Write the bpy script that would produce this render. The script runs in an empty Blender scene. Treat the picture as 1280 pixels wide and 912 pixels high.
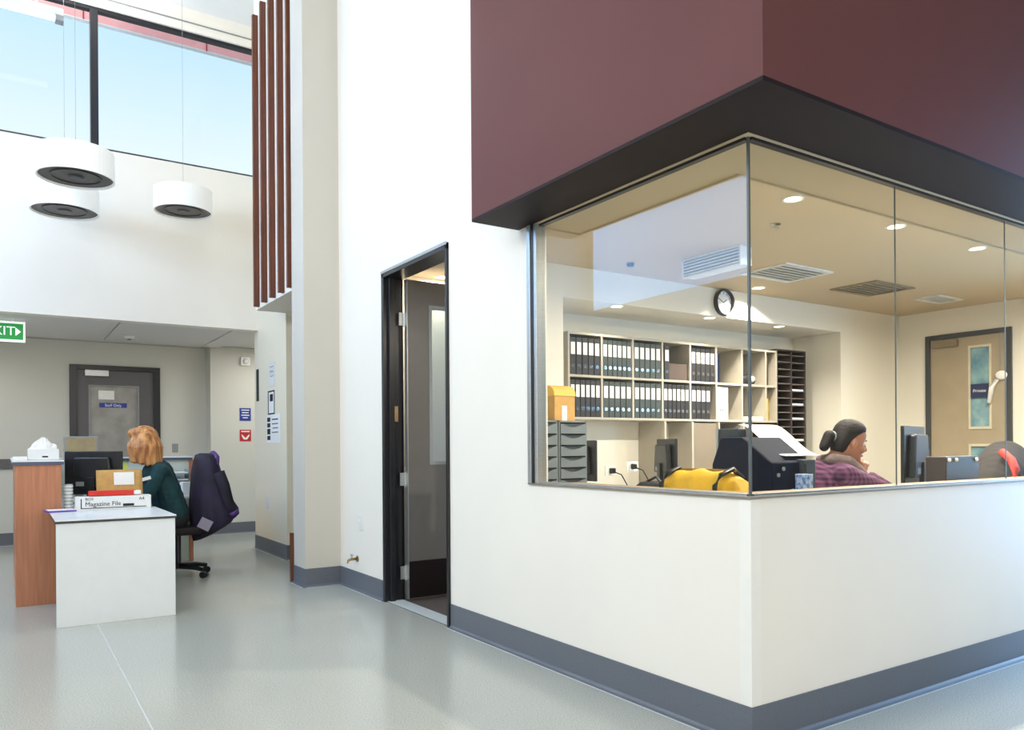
import bpy, bmesh, math, random
from mathutils import Vector, Matrix
random.seed(7)
S = bpy.context.scene
COL = S.collection
PI = math.pi

# ------------------------------------------------------------------ camera
def setup_camera():
    a, r = math.radians(33.2727), math.radians(0.3816)
    fw = Vector((math.sin(a), math.cos(a), 0)); rt = Vector((math.cos(a), -math.sin(a), 0)); up = Vector((0, 0, 1))
    cr = rt*math.cos(r) - up*math.sin(r); cu = up*math.cos(r) + rt*math.sin(r)
    m = Matrix((cr, cu, -fw)).transposed().to_4x4()
    m.translation = Vector((-2.468, -2.039, 1.2))
    cd = bpy.data.cameras.new('camera'); cd.sensor_width = 36; cd.lens = 964.18/1280*36
    cd.shift_y = 101.79/1280; cd.clip_start = .05
    c = bpy.data.objects.new('camera', cd); COL.objects.link(c); c.matrix_world = m
    S.camera = c
setup_camera()

# ------------------------------------------------------------------ world, lights, exposure
S.view_settings.view_transform = 'Standard'; S.view_settings.look = 'None'
S.view_settings.gamma = 1; S.view_settings.use_curve_mapping = False
S.view_settings.exposure = 0.0

def lin(c):
    return tuple(((v/255)/12.92 if v/255 <= .04045 else ((v/255+.055)/1.055)**2.4) for v in c) + (1,)

def setup_world():
    w = bpy.data.worlds.new('sky'); S.world = w; w.use_nodes = True
    nt = w.node_tree; nt.nodes.clear()
    out = nt.nodes.new('ShaderNodeOutputWorld'); bg = nt.nodes.new('ShaderNodeBackground')
    tc = nt.nodes.new('ShaderNodeTexCoord'); sp = nt.nodes.new('ShaderNodeSeparateXYZ')
    mp = nt.nodes.new('ShaderNodeMapRange'); mp.inputs['From Min'].default_value = -1
    rp = nt.nodes.new('ShaderNodeValToRGB')
    stops = [(0, (150, 150, 145)), (.495, (190, 192, 190)), (.505, (246, 251, 253)), (.655, (236, 248, 254)), (.74, (182, 224, 252)), (1, (96, 160, 236))]
    e = rp.color_ramp.elements
    e[0].position, e[0].color = stops[0][0], lin(stops[0][1])
    e[1].position, e[1].color = stops[-1][0], lin(stops[-1][1])
    for p, c in stops[1:-1]:
        k = e.new(p); k.color = lin(c)
    L = nt.links.new
    L(tc.outputs['Generated'], sp.inputs[0]); L(sp.outputs['Z'], mp.inputs['Value']); L(mp.outputs[0], rp.inputs[0])
    L(rp.outputs[0], bg.inputs[0]); L(bg.outputs[0], out.inputs[0]); bg.inputs[1].default_value = 1.1
setup_world()

def area(name, loc, rot, sx, sy, power, col):
    d = bpy.data.lights.new(name, 'AREA'); d.shape = 'RECTANGLE'; d.size = sx; d.size_y = sy
    d.energy = power; d.color = col
    o = bpy.data.objects.new(name, d); COL.objects.link(o); o.location = loc; o.rotation_euler = rot
    return o
# stand-in lamps for daylight from unseen windows (west strip, south opening, end-wall slot)
area('daylight_west', (-4.93, .85, 3.85), (PI/2, 0, -PI/2), 6.1, 1.2, 185, (.82, .91, 1))
area('daylight_west_tinted', (-4.93, 5.5, 3.85), (PI/2, 0, -PI/2), 3.1, 1.2, 105, (.17, .47, 1))  # split off and tinted deep blue for its reflection in the left pane
area('daylight_south', (-2.2, -5.9, 2.7), (PI/2, 0, 0), 4.0, 4.6, 155, (1, .91, .78))
area('daylight_end_slot', (5.15, -.57, 2.1), (PI/2, 0, PI/2), .85, 3.7, 250, (.30, .58, 1))  # added blue side lamp, placed for the gradient along the low wall

# ------------------------------------------------------------------ materials
MATS = {}
def mat(key, rgb, rough=.5, metal=0, spec=.5, var=.06, scale=12, bump=0, bscale=60, stretch=None, rgb2=None, coat=0, emit=0, detail=3):
    if key in MATS: return MATS[key]
    m = bpy.data.materials.new(key); m.use_nodes = True
    nt = m.node_tree; b = nt.nodes['Principled BSDF']; L = nt.links.new
    c1 = lin(rgb)
    c2 = lin(rgb2) if rgb2 else tuple(max(0, v*(1-var*2)) for v in c1[:3]) + (1,)
    tc = nt.nodes.new('ShaderNodeTexCoord'); mp = nt.nodes.new('ShaderNodeMapping')
    if stretch: mp.inputs['Scale'].default_value = stretch
    L(tc.outputs['Object'], mp.inputs[0])
    n = nt.nodes.new('ShaderNodeTexNoise'); n.inputs['Scale'].default_value = scale; n.inputs['Detail'].default_value = detail
    L(mp.outputs[0], n.inputs['Vector'])
    r = nt.nodes.new('ShaderNodeValToRGB'); r.color_ramp.elements[0].position = .35; r.color_ramp.elements[1].position = .65
    r.color_ramp.elements[0].color = c2; r.color_ramp.elements[1].color = c1
    L(n.outputs['Fac'], r.inputs[0]); L(r.outputs[0], b.inputs['Base Color'])
    b.inputs['Roughness'].default_value = rough; b.inputs['Metallic'].default_value = metal
    b.inputs['Specular IOR Level'].default_value = spec
    b.inputs['Coat Weight'].default_value = coat
    if emit:
        L(r.outputs[0], b.inputs['Emission Color']); b.inputs['Emission Strength'].default_value = emit
    if bump:
        n2 = nt.nodes.new('ShaderNodeTexNoise'); n2.inputs['Scale'].default_value = bscale; n2.inputs['Detail'].default_value = 2
        L(tc.outputs['Object'], n2.inputs['Vector'])
        bp = nt.nodes.new('ShaderNodeBump'); bp.inputs['Strength'].default_value = bump; bp.inputs['Distance'].default_value = .01
        L(n2.outputs['Fac'], bp.inputs['Height']); L(bp.outputs[0], b.inputs['Normal'])
    MATS[key] = m
    return m

def glass_mat(key, tint, ior=1.5, extra=0.0):
    if key in MATS: return MATS[key]
    m = bpy.data.materials.new(key); m.use_nodes = True; nt = m.node_tree; nt.nodes.clear(); L = nt.links.new
    out = nt.nodes.new('ShaderNodeOutputMaterial'); t = nt.nodes.new('ShaderNodeBsdfTransparent'); t.inputs[0].default_value = lin(tint)
    g = nt.nodes.new('ShaderNodeBsdfGlossy'); g.inputs['Roughness'].default_value = 0.0
    f = nt.nodes.new('ShaderNodeFresnel'); f.inputs['IOR'].default_value = ior
    mx = nt.nodes.new('ShaderNodeMixShader')
    ad = nt.nodes.new('ShaderNodeMath'); ad.operation = 'ADD'; ad.inputs[1].default_value = extra
    ge = nt.nodes.new('ShaderNodeNewGeometry'); im = nt.nodes.new('ShaderNodeMapRange')
    im.inputs['To Min'].default_value = ior; im.inputs['To Max'].default_value = 1/ior
    L(ge.outputs['Backfacing'], im.inputs['Value']); L(im.outputs[0], f.inputs['IOR'])
    L(f.outputs[0], ad.inputs[0]); L(ad.outputs[0], mx.inputs[0]); L(t.outputs[0], mx.inputs[1]); L(g.outputs[0], mx.inputs[2]); L(mx.outputs[0], out.inputs[0])
    MATS[key] = m
    return m

def plaid_mat():
    m = bpy.data.materials.new('plaid_cloth'); m.use_nodes = True; nt = m.node_tree; b = nt.nodes['Principled BSDF']; L = nt.links.new
    tc = nt.nodes.new('ShaderNodeTexCoord'); prev = None
    for ax, sc in (('X', 12), ('Z', 11)):
        w = nt.nodes.new('ShaderNodeTexWave'); w.bands_direction = ax; w.inputs['Scale'].default_value = sc; w.inputs['Distortion'].default_value = .8
        L(tc.outputs['Object'], w.inputs['Vector'])
        r = nt.nodes.new('ShaderNodeValToRGB'); r.color_ramp.elements[0].color = lin((44, 20, 50)); r.color_ramp.elements[1].color = lin((116, 68, 100))
        L(w.outputs['Fac'], r.inputs[0])
        if prev:
            mx = nt.nodes.new('ShaderNodeMixRGB'); mx.inputs[0].default_value = .5
            L(prev.outputs[0], mx.inputs[1]); L(r.outputs[0], mx.inputs[2]); L(mx.outputs[0], b.inputs['Base Color'])
        prev = r
    b.inputs['Roughness'].default_value = .9
    return m

TUBE = mat('lamp_tube', (255, 255, 250), .4, var=.0, emit=2.2)
WHITEP = mat('white_plastic', (238, 238, 235), .4, var=.02)
WHITE = mat('white_paint', (247, 239, 226), .55, var=.01, scale=2, bump=.02, bscale=180)
WARMW = mat('warm_white_paint', (244, 233, 208), .6, var=.01, scale=2)
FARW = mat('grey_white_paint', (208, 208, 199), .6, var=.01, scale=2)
OFFW = mat('office_wall_paint', (241, 236, 224), .6, var=.01, scale=2)
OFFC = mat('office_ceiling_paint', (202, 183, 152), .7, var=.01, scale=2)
LOBG = mat('taupe_lobby_paint', (150, 142, 132), .6, var=.01, scale=2)
CEILW = mat('ceiling_white', (242, 242, 240), .7, var=.01, scale=3)
TILEC = mat('ceiling_panel_grey', (226, 223, 222), .7, var=.03, scale=60)
MAROON = mat('maroon_panel', (98, 59, 58), .6, spec=.2, var=.02, scale=3)
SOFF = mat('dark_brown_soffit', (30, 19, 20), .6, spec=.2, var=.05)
VINYL = mat('vinyl_floor', (199, 199, 188), .2, var=.05, scale=160, spec=.55, rgb2=(167, 169, 161), detail=2)
SEAM = mat('weld_seam', (205, 210, 208), .4, var=.02)
SKIRT = mat('vinyl_skirting', (106, 110, 118), .45, var=.08, scale=150)
CARPET = mat('carpet', (98, 86, 78), .95, var=.25, scale=40, stretch=(1, 12, 1), bump=.3, bscale=300)
BLACKF = mat('black_powdercoat', (26, 27, 33), .3, var=.05)
GREYD = mat('door_grey_laminate', (108, 104, 100), .35, var=.03, scale=5)
DGREY = mat('dark_grey_laminate', (92, 90, 92), .4, var=.03, scale=5)
TAND = mat('door_tan_laminate', (176, 160, 134), .4, var=.04, scale=5)
ALU = mat('brushed_aluminium', (190, 194, 194), .35, metal=.8, var=.04, stretch=(1, 1, 20))
CHROME = mat('chrome', (215, 215, 215), .15, metal=1, var=.02)
GLASS = glass_mat('clear_glass', (250, 252, 250), 1.31)
GLASSW = glass_mat('window_glass', (252, 254, 255), 1.25)
GLASSD = glass_mat('door_glass', (205, 214, 214), 1.6, .35)
SILI = mat('silicone_joint', (96, 100, 96), .4)
WOODS = mat('slat_timber', (112, 58, 28), .45, var=.2, scale=6, stretch=(14, 14, .6))
WOODC = mat('counter_wood_laminate', (196, 128, 92), .42, var=.1, scale=5, stretch=(9, 9, .5))
LEDGE = mat('timber_ledge', (170, 140, 104), .5, var=.12, scale=8, stretch=(1, 8, 8))
WLAM = mat('white_laminate', (238, 241, 240), .3, var=.01)
PALE = mat('pale_green_laminate', (212, 220, 210), .5, var=.02)
SLATE = mat('slate_blue_edge', (78, 86, 112), .4, var=.05)
BLACKP = mat('black_plastic', (24, 24, 27), .4, var=.1, scale=30)
DKP = mat('charcoal_plastic', (58, 60, 64), .45, var=.06)
GREYP = mat('grey_plastic', (150, 154, 154), .5, var=.04)
DRAWG = mat('drawer_grey_plastic', (118, 126, 128), .35, var=.05)
WHITEP = mat('white_plastic', (238, 238, 235), .4, var=.02)
PAPER = mat('paper', (248, 247, 243), .8, var=.02, scale=30)
SHELFW = mat('shelf_board', (182, 174, 160), .5, var=.03)
SHELFB = mat('shelf_backing', (104, 108, 108), .6, var=.04)
BINDER = mat('binder_black', (34, 30, 31), .5, var=.15, scale=40)
BINDERG = mat('binder_green_black', (58, 66, 62), .5, var=.1, scale=40)
YELLOWB = mat('yellow_canvas', (240, 180, 20), .7, var=.08, scale=14, bump=.5, bscale=22)
NAVY = mat('navy_plastic', (22, 28, 48), .75, spec=.15, var=.1)
KRAFT = mat('kraft_cardboard', (206, 160, 92), .8, var=.06, scale=25, bump=.1)
REDP = mat('red_card', (222, 44, 26), .5, var=.05)
PURPLE = mat('purple_card', (104, 72, 168), .5, var=.05)
BLUES = mat('blue_sign', (30, 58, 150), .4, var=.03)
REDS = mat('red_sign', (188, 34, 44), .4, var=.03)
GREENS = mat('green_sign', (22, 160, 74), .4, var=.03, emit=.35)
EXITW = mat('exit_white', (245, 255, 248), .4, var=.01, emit=.6)
INK = mat('black_ink', (26, 26, 30), .6, var=.02)
YNOTE = mat('yellow_note', (226, 232, 120), .7, var=.03)
PINKE = mat('pink_eave', (255, 178, 170), .6, var=.04)
LAMPW = mat('lamp_fabric', (252, 252, 248), .6, var=.01, emit=.12)
LAMPD = mat('lamp_louvre', (70, 65, 58), .45, var=.12, scale=30)
TUBE = mat('lamp_tube', (255, 255, 250), .4, var=.0, emit=2.2)
BULB = mat('downlight_bulb', (255, 228, 180), .4, var=.0, emit=9)
SKIN = mat('skin', (186, 126, 98), .55, var=.05, scale=18)
SKIN2 = mat('skin_fair', (222, 160, 132), .55, var=.05, scale=18)
HAIRD = mat('dark_hair', (34, 26, 26), .75, var=.35, scale=26, stretch=(1, 1, .4), bump=.4, bscale=70)
HAIRB = mat('auburn_blond_hair', (226, 166, 104), .5, rgb2=(150, 88, 44), scale=22, stretch=(1.4, 1.4, .25), bump=.5, bscale=60)
TEAL = mat('teal_dark_knit', (18, 62, 66), .85, var=.15, scale=20, bump=.2)
TROUS = mat('dark_trousers', (30, 30, 36), .9, var=.1)
JACKET = mat('purple_black_jacket', (40, 30, 58), .75, rgb2=(24, 22, 34), scale=6, bump=.3, bscale=14)
LINING = mat('violet_lining', (92, 56, 132), .6, var=.1)
SCARF = mat('taupe_scarf', (112, 94, 92), .9, var=.15, scale=30, bump=.3)
PLAID = plaid_mat()
EYEW = mat('eye_white', (235, 230, 224), .3)
LIPS = mat('lips', (150, 78, 72), .5)
BLUECAN = mat('blue_print', (50, 110, 190), .5, rgb2=(200, 215, 235), scale=60)
SCREEN = mat('dark_screen', (40, 42, 48), .15, var=.1)
TANSCR = mat('tan_reflection_screen', (176, 160, 124), .3, var=.1)  # tan stands in for a reflection on the screen
BRASS = mat('brass', (170, 140, 90), .3, metal=1)
CLOCKF = mat('clock_face', (240, 243, 248), .4, var=.01)
REDC = mat('red_strap', (190, 44, 34), .7, var=.06)
CHAIRF = mat('black_chair_fabric', (40, 34, 34), .9, var=.15, scale=50, bump=.2)
LOUV = mat('ceiling_louvre', (150, 132, 104), .6, var=.05)

# ------------------------------------------------------------------ builders
ROOT = {}
def rootm(o): return ROOT.get(o, Matrix())
def tag(o, label, cat, group=None, kind=None):
    o['label'] = label; o['category'] = cat
    if group: o['group'] = group
    if kind: o['kind'] = kind
    return o
def thing(name, label, cat, loc=(0, 0, 0), rz=0, group=None, kind=None):
    o = bpy.data.objects.new(name, None); COL.objects.link(o); o.empty_display_size = .1
    o.location = loc; o.rotation_euler = (0, 0, rz)
    ROOT[o] = Matrix.Translation(loc) @ Matrix.Rotation(rz, 4, 'Z')
    return tag(o, label, cat, group, kind)

class MB:
    def __init__(s): s.v = []; s.f = []
    def add(s, vs, fs):
        n = len(s.v); s.v += [Vector(v) for v in vs]; s.f += [tuple(i+n for i in f) for f in fs]; return s
    def box(s, x0, x1, y0, y1, z0, z1):
        return s.add([(x0, y0, z0), (x1, y0, z0), (x1, y1, z0), (x0, y1, z0), (x0, y0, z1), (x1, y0, z1), (x1, y1, z1), (x0, y1, z1)],
                     [(0, 3, 2, 1), (4, 5, 6, 7), (0, 1, 5, 4), (1, 2, 6, 5), (2, 3, 7, 6), (3, 0, 4, 7)])
    def obox(s, c, size, rot=Matrix()):
        hx, hy, hz = size[0]/2, size[1]/2, size[2]/2; c = Vector(c); r = rot.to_3x3()
        t = MB().box(-hx, hx, -hy, hy, -hz, hz)
        return s.add([c + r @ v for v in t.v], t.f)
    def prism(s, poly, z0, z1, fn=lambda a, b, c: (a, b, c)):
        n = len(poly)
        vs = [fn(p[0], p[1], z0) for p in poly] + [fn(p[0], p[1], z1) for p in poly]
        fs = [tuple(range(n))[::-1], tuple(range(n, 2*n))] + [(i, (i+1) % n, n+(i+1) % n, n+i) for i in range(n)]
        return s.add(vs, fs)
    def cyl(s, p0, p1, r0, r1=None, n=16):
        r1 = r0 if r1 is None else r1; p0 = Vector(p0); p1 = Vector(p1); d = (p1-p0).normalized()
        u = d.orthogonal().normalized(); w = d.cross(u)
        vs = [p0+(u*math.cos(2*PI*i/n)+w*math.sin(2*PI*i/n))*r0 for i in range(n)] + [p1+(u*math.cos(2*PI*i/n)+w*math.sin(2*PI*i/n))*r1 for i in range(n)]
        return s.add(vs, [tuple(range(n))[::-1], tuple(range(n, 2*n))] + [(i, (i+1) % n, n+(i+1) % n, n+i) for i in range(n)])
    def tube(s, pts, r, n=8):
        pts = [Vector(p) for p in pts]; rings = []
        for i, p in enumerate(pts):
            d = (pts[min(i+1, len(pts)-1)] - pts[max(i-1, 0)]).normalized()
            ref = Vector((0, 0, 1)) if abs(d.z) < .9 else Vector((1, 0, 0))
            u = d.cross(ref).normalized(); w = u.cross(d)
            rr = r[i] if isinstance(r, (list, tuple)) else r
            rings.append([p+(u*math.cos(2*PI*k/n)+w*math.sin(2*PI*k/n))*rr for k in range(n)])
        return s.skinr(rings)
    def skinr(s, rings, closed=True):
        n = len(rings[0]); vs = [v for r in rings for v in r]; fs = []
        for j in range(len(rings)-1):
            for k in range(n): fs.append((j*n+k, j*n+(k+1) % n, (j+1)*n+(k+1) % n, (j+1)*n+k))
        if closed: fs += [tuple(range(n))[::-1], tuple(range((len(rings)-1)*n, len(rings)*n))]
        return s.add(vs, fs)
    def lathe(s, prof, c=(0, 0, 0), n=32, ax='z'):
        rings = []
        for r, h in prof:
            ring = []
            for k in range(n):
                a = 2*PI*k/n; x, y = r*math.cos(a), r*math.sin(a)
                ring.append((c[0]+x, c[1]+y, c[2]+h) if ax == 'z' else ((c[0]+x, c[1]-h, c[2]+y) if ax == 'y' else (c[0]-h, c[1]+x, c[2]+y)))
            rings.append(ring)
        return s.skinr(rings, prof[0] != prof[-1])
    def ball(s, c, r, rot=Matrix(), nu=16, nv=10):
        r = (r, r, r) if not isinstance(r, (tuple, list)) else r; c = Vector(c); R = rot.to_3x3(); rings = []
        for j in range(nv+1):
            t = max(.02, min(PI-.02, PI*j/nv))
            rings.append([c+R @ Vector((r[0]*math.sin(t)*math.cos(2*PI*k/nu), r[1]*math.sin(t)*math.sin(2*PI*k/nu), -r[2]*math.cos(t))) for k in range(nu)])
        return s.skinr(rings)
    def limb(s, pts, rs):
        for (p, q), (a, b) in zip(zip(pts, pts[1:]), zip(rs, rs[1:])):
            p, q = Vector(p), Vector(q); L = (q-p).length; n = max(2, int(L/(min(a, b)*.4)))
            for i in range(n+1):
                t = i/n; s.ball(p.lerp(q, t), a+(b-a)*t, nu=12, nv=8)
        return s
    def build(s, name, material, parent=None, bevel=0, smooth=False, origin=None, seg=2, remesh=0, smo=0):
        me = bpy.data.meshes.new(name)
        if parent is not None:
            rt = parent
            while rt.parent: rt = rt.parent
            inv = rootm(rt).inverted(); vs = [inv @ v for v in s.v]
        else:
            o0 = Vector(origin) if origin else Vector((0, 0, 0)); vs = [v-o0 for v in s.v]
        me.from_pydata([tuple(v) for v in vs], [], s.f)
        bm = bmesh.new(); bm.from_mesh(me); bmesh.ops.recalc_face_normals(bm, faces=bm.faces); bm.to_mesh(me); bm.free()
        if smooth or remesh: me.shade_smooth()
        me.materials.append(material)
        o = bpy.data.objects.new(name, me); COL.objects.link(o)
        if parent is not None: o.parent = parent
        elif origin: o.location = origin
        if parent is None: ROOT[o] = Matrix.Translation(origin or (0, 0, 0))
        if remesh:
            md = o.modifiers.new('r', 'REMESH'); md.mode = 'VOXEL'; md.voxel_size = remesh; md.use_smooth_shade = True
            if smo:
                md = o.modifiers.new('s', 'SMOOTH'); md.factor = .5; md.iterations = smo
        if bevel:
            md = o.modifiers.new('b', 'BEVEL'); md.width = bevel; md.segments = seg; md.limit_method = 'ANGLE'; md.angle_limit = .6
        return o

def B(name, m, parent, *b, bevel=0, **k): return MB().box(*b).build(name, m, parent, bevel=bevel, **k)
def struct(name, mb, m, label, cat, bevel=0, origin=None):
    return tag(mb.build(name, m, bevel=bevel, origin=origin), label, cat, kind='structure')
def text(s, size, m, parent, mw, name='lettering', align='CENTER', ext=.0006):
    cu = bpy.data.curves.new(name, 'FONT'); cu.body = s; cu.size = size; cu.align_x = align; cu.align_y = 'CENTER'; cu.extrude = ext
    cu.materials.append(m); tmp = bpy.data.objects.new(name, cu); COL.objects.link(tmp)
    bpy.context.view_layer.update()
    me = bpy.data.meshes.new_from_object(tmp.evaluated_get(bpy.context.evaluated_depsgraph_get()))
    bpy.data.objects.remove(tmp); bpy.data.curves.remove(cu)
    o = bpy.data.objects.new(name, me); COL.objects.link(o)
    rt = parent
    while rt.parent: rt = rt.parent
    o.parent = parent; o.matrix_local = rootm(rt).inverted() @ mw
    return o
def face_my(x, y, z): return Matrix.Translation((x, y, z)) @ Matrix.Rotation(PI/2, 4, 'X')             # reads from -y
def face_mx(x, y, z): return Matrix.Translation((x, y, z)) @ Matrix.Rotation(-PI/2, 4, 'Z') @ Matrix.Rotation(PI/2, 4, 'X')  # reads from -x

ZC = 6.2
# ------------------------------------------------------------------ SETTING: floors
fl = struct('floor', MB().box(-5.2, 9, -6.2, 9.8, -.1, 0), VINYL, 'glossy speckled grey vinyl floor of the lobby', 'floor')
for x in (-3.95, -1.95):
    B('weld_seam', SEAM, fl, x-.004, x+.004, -6, 3.93 if x > -2 else 9, 0, .0008)
struct('floor_office', MB().box(.0, 5.76, .1, 3.75, 0, .004), CARPET, 'dark brown striped carpet inside the office', 'floor')

# ------------------------------------------------------------------ SETTING: walls
w1 = MB()
w1.box(0, .13, 0, 1.545, 0, .985).box(0, .13, 1.545, 2.49, 0, ZC).box(0, .13, 2.49, 3.525, 2.55, ZC).box(0, .13, 3.525, 4.49, 0, ZC).box(0, .13, 0, 1.545, 2.62, ZC)
struct('wall_office_side', w1, WHITE, 'tall white wall with the office doorway, lit by daylight', 'wall')
struct('wall_office_front', MB().box(.13, 8.9, 0, .13, 0, .985), WHITE, 'low white wall under the office glazing on the right', 'wall')
struct('trim_1', MB().prism([(0, 0), (-.003, -.003), (.055, -.003), (.055, 0)], .16, .983).prism([(0, 0), (0, .055), (-.003, .055), (-.003, -.003)], .16, .983), mat('corner_guard_white', (248, 242, 231), .45, var=.01), 'white corner guard on the low office wall corner', 'corner guard')
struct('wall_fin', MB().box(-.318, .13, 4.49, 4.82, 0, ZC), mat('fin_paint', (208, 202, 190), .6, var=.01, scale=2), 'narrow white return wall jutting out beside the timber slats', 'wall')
struct('wall_notices', MB().box(.05, 2.2, 6.2, 7.46, 0, ZC), WARMW, 'cream wall with paper notices beside the reception', 'wall')
struct('wall_corridor', MB().box(.13, 2.2, 4.80, 5.0, 0, 2.62).box(2.2, 2.3, 4.94, 6.3, 0, 2.7), WARMW, 'cream walls inside the side corridor', 'wall')
struct('wall_slat_box', MB().box(-.29, .13, 4.82, 6.12, 2.63, ZC).box(.13, 2.2, 4.94, 6.2, 2.63, 2.75), WHITE, 'white box bulkhead behind the vertical timber slats', 'wall')
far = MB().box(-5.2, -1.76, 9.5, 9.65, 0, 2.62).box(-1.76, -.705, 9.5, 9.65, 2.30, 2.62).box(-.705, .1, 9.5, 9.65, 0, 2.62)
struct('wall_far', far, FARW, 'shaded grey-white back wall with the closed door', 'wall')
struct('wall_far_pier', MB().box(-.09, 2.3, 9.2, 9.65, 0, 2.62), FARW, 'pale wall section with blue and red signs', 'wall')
struct('wall_clerestory', MB().box(-5.2, .05, 7.3, 7.46, 2.6, 4.42).box(-5.2, .05, 7.3, 7.46, 5.95, ZC), WHITE, 'white bulkhead wall under the high window', 'wall')
struct('wall_left', MB().box(-5.2, -5, -6.2, 9.65, 0, 3.2).box(-5.2, -5, -6.2, 9.65, 4.47, ZC).box(-5.2, -5, -6.2, -2.3, 3.2, 4.47).box(-5.2, -5, 7.1, 9.65, 3.2, 4.47), WHITE, 'white left lobby wall with a window strip, out of view', 'wall')
struct('wall_back', MB().box(-5, -4.2, -6.2, -6, 0, ZC).box(-4.2, -.2, -6.2, -6, 0, .3).box(-4.2, -.2, -6.2, -6, 5.1, ZC).box(-.2, 2.9, -6.2, -6, 0, ZC).box(2.9, 3.1, -6.2, -4.5, 0, ZC).box(3.1, 9, -4.65, -4.5, 0, ZC), LOBG, 'lobby wall with tall windows behind the viewer', 'wall')
struct('wall_right', MB().box(5.2, 5.3, -4.6, -1.2, 0, ZC).box(5.2, 5.3, -1.2, -.1, 4.0, ZC).box(5.2, 5.3, -1.2, -.1, 0, .2).box(5.2, 5.3, -.1, 0, 0, ZC), LOBG, 'unseen end wall of the lobby, set close for the blue side light', 'wall')  # unseen wall set close and slotted to shape the blue side light
struct('ceiling', MB().box(-5.2, 9, -6.2, 7.46, ZC, ZC+.15), CEILW, 'high white lobby ceiling', 'ceiling')
# far low ceiling: one child per panel
fc = struct('ceiling_reception', MB().box(-5.2, 2.3, 7.46, 9.65, 2.625, 2.7), TILEC, 'low grey panelled ceiling over the rear of the reception', 'ceiling')
px = -5.0
while px < .9:
    x1 = min(px+1.19, .05) if px < .05 else 2.2
    B('ceiling_panel', TILEC, fc, px+.006, x1-.006, 7.47, 9.19, 2.6, 2.63, bevel=.004); px += 1.2
    if x1 >= .05: break
def fill_panel_light(x, y, label):  # unseen fill panel added to brighten the far reception area
    t = thing('added_fill_panel', label, 'light', (x, y, 2.6), group='added fill panels')
    B('frame', WHITEP, t, x-.3, x+.3, y-.3, y+.3, 2.59, 2.5995)
    B('diffuser', TUBE, t, x-.28, x+.28, y-.28, y+.28, 2.587, 2.5899)
    area('added_fill_lamp', (x, y, 2.585), (0, 0, 0), .55, .55, 15, (1, .96, .9))
fill_panel_light(-3.4, 8.3, 'added square fill panel left of the exit sign, out of view')
fill_panel_light(.8, 8.3, 'added square fill panel behind the notice wall, out of view')
# maroon bulkhead over the office glazing
mb = MB()
mb.prism([(-.31, -.32), (8.9, -.32), (8.9, .33), (.33, .33), (.33, 1.49), (0, 1.49), (0, 1.64), (-.31, 1.64)], 2.455, ZC)
wb = struct('wall_bulkhead', mb, MAROON, 'large maroon bulkhead overhanging the glazed office', 'bulkhead')
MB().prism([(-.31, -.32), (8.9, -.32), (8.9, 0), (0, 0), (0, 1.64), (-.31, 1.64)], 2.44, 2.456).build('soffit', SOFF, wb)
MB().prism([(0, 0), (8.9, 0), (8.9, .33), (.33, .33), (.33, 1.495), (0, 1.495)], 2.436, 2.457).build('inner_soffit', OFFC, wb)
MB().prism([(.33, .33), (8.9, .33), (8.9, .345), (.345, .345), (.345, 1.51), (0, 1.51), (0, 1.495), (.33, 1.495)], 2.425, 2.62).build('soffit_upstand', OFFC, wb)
# office shell
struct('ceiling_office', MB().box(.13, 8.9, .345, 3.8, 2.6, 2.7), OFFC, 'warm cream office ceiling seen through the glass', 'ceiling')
bw = MB().box(.62, 1.135, 2.72, 3.4, 0, 2.6).box(1.135, 4.69, 2.72, 3.4, 2.35, 2.6).box(1.135, 4.69, 3.29, 3.4, 0, 2.35).box(4.69, 5.9, 2.72, 3.4, 0, 2.6)
struct('wall_office_back', bw, OFFW, 'cream back wall of the office with a shelf recess', 'wall')
struct('wall_vestibule', MB().box(.13, 1.3, 3.7, 3.8, 0, 2.6).box(1.135, 1.3, 3.4, 3.7, 0, 2.6), OFFW, 'cream wall behind the open office door', 'wall')
ow = MB().box(5.76, 5.9, .13, 1.59, 0, 2.6).box(5.76, 5.9, 2.405, 2.72, 0, 2.6).box(5.76, 5.9, 1.59, 2.405, 2.33, 2.6)
struct('wall_office_right', ow, OFFW, 'cream end wall of the office around the tan door', 'wall')

# ------------------------------------------------------------------ baseboards (coved vinyl)
def skirting(name, runs, label):
    mbs = MB(); sm = MB(); h = .158
    for (x0, y0, x1, y1, nx, ny, m0, m1) in runs:
        dx, dy = (1, 0) if abs(x1-x0) > abs(y1-y0) else (0, 1)
        prof = [(0, 0), (.028, 0), (.028, .002), (.014, .007), (.006, .018), (.006, h), (0, h)]
        a = [(x0+nx*d-dx*d*m0, y0+ny*d-dy*d*m0, z) for d, z in prof]; b = [(x1+nx*d+dx*d*m1, y1+ny*d+dy*d*m1, z) for d, z in prof]
        n = len(prof)
        mbs.add(a+b, [tuple(range(n)), tuple(range(n, 2*n))[::-1]]+[(i, (i+1) % n, n+(i+1) % n, n+i) for i in range(n)])
        ax, ay = min(x0, x1)+(nx*.028 if nx else 0), min(y0, y1)+(ny*.028 if ny else 0)
        q = sorted([x0+nx*.028, x1+nx*.036]); r = sorted([y0+ny*.028, y1+ny*.036])
        sm.box(q[0], q[1], r[0], r[1], 0, .0015)
    o = struct(name, mbs, SKIRT, label, 'skirting')
    sm.build('weld_line', SEAM, o)
skirting('baseboard_office_side', [(0, 0, 0, 2.47, -1, 0, 1, 0)], 'grey vinyl skirting below the office window and door side')
skirting('baseboard_office_front', [(0, 0, 8.9, 0, 0, -1, 1, 0)], 'blue-grey vinyl skirting along the low front wall')
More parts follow.
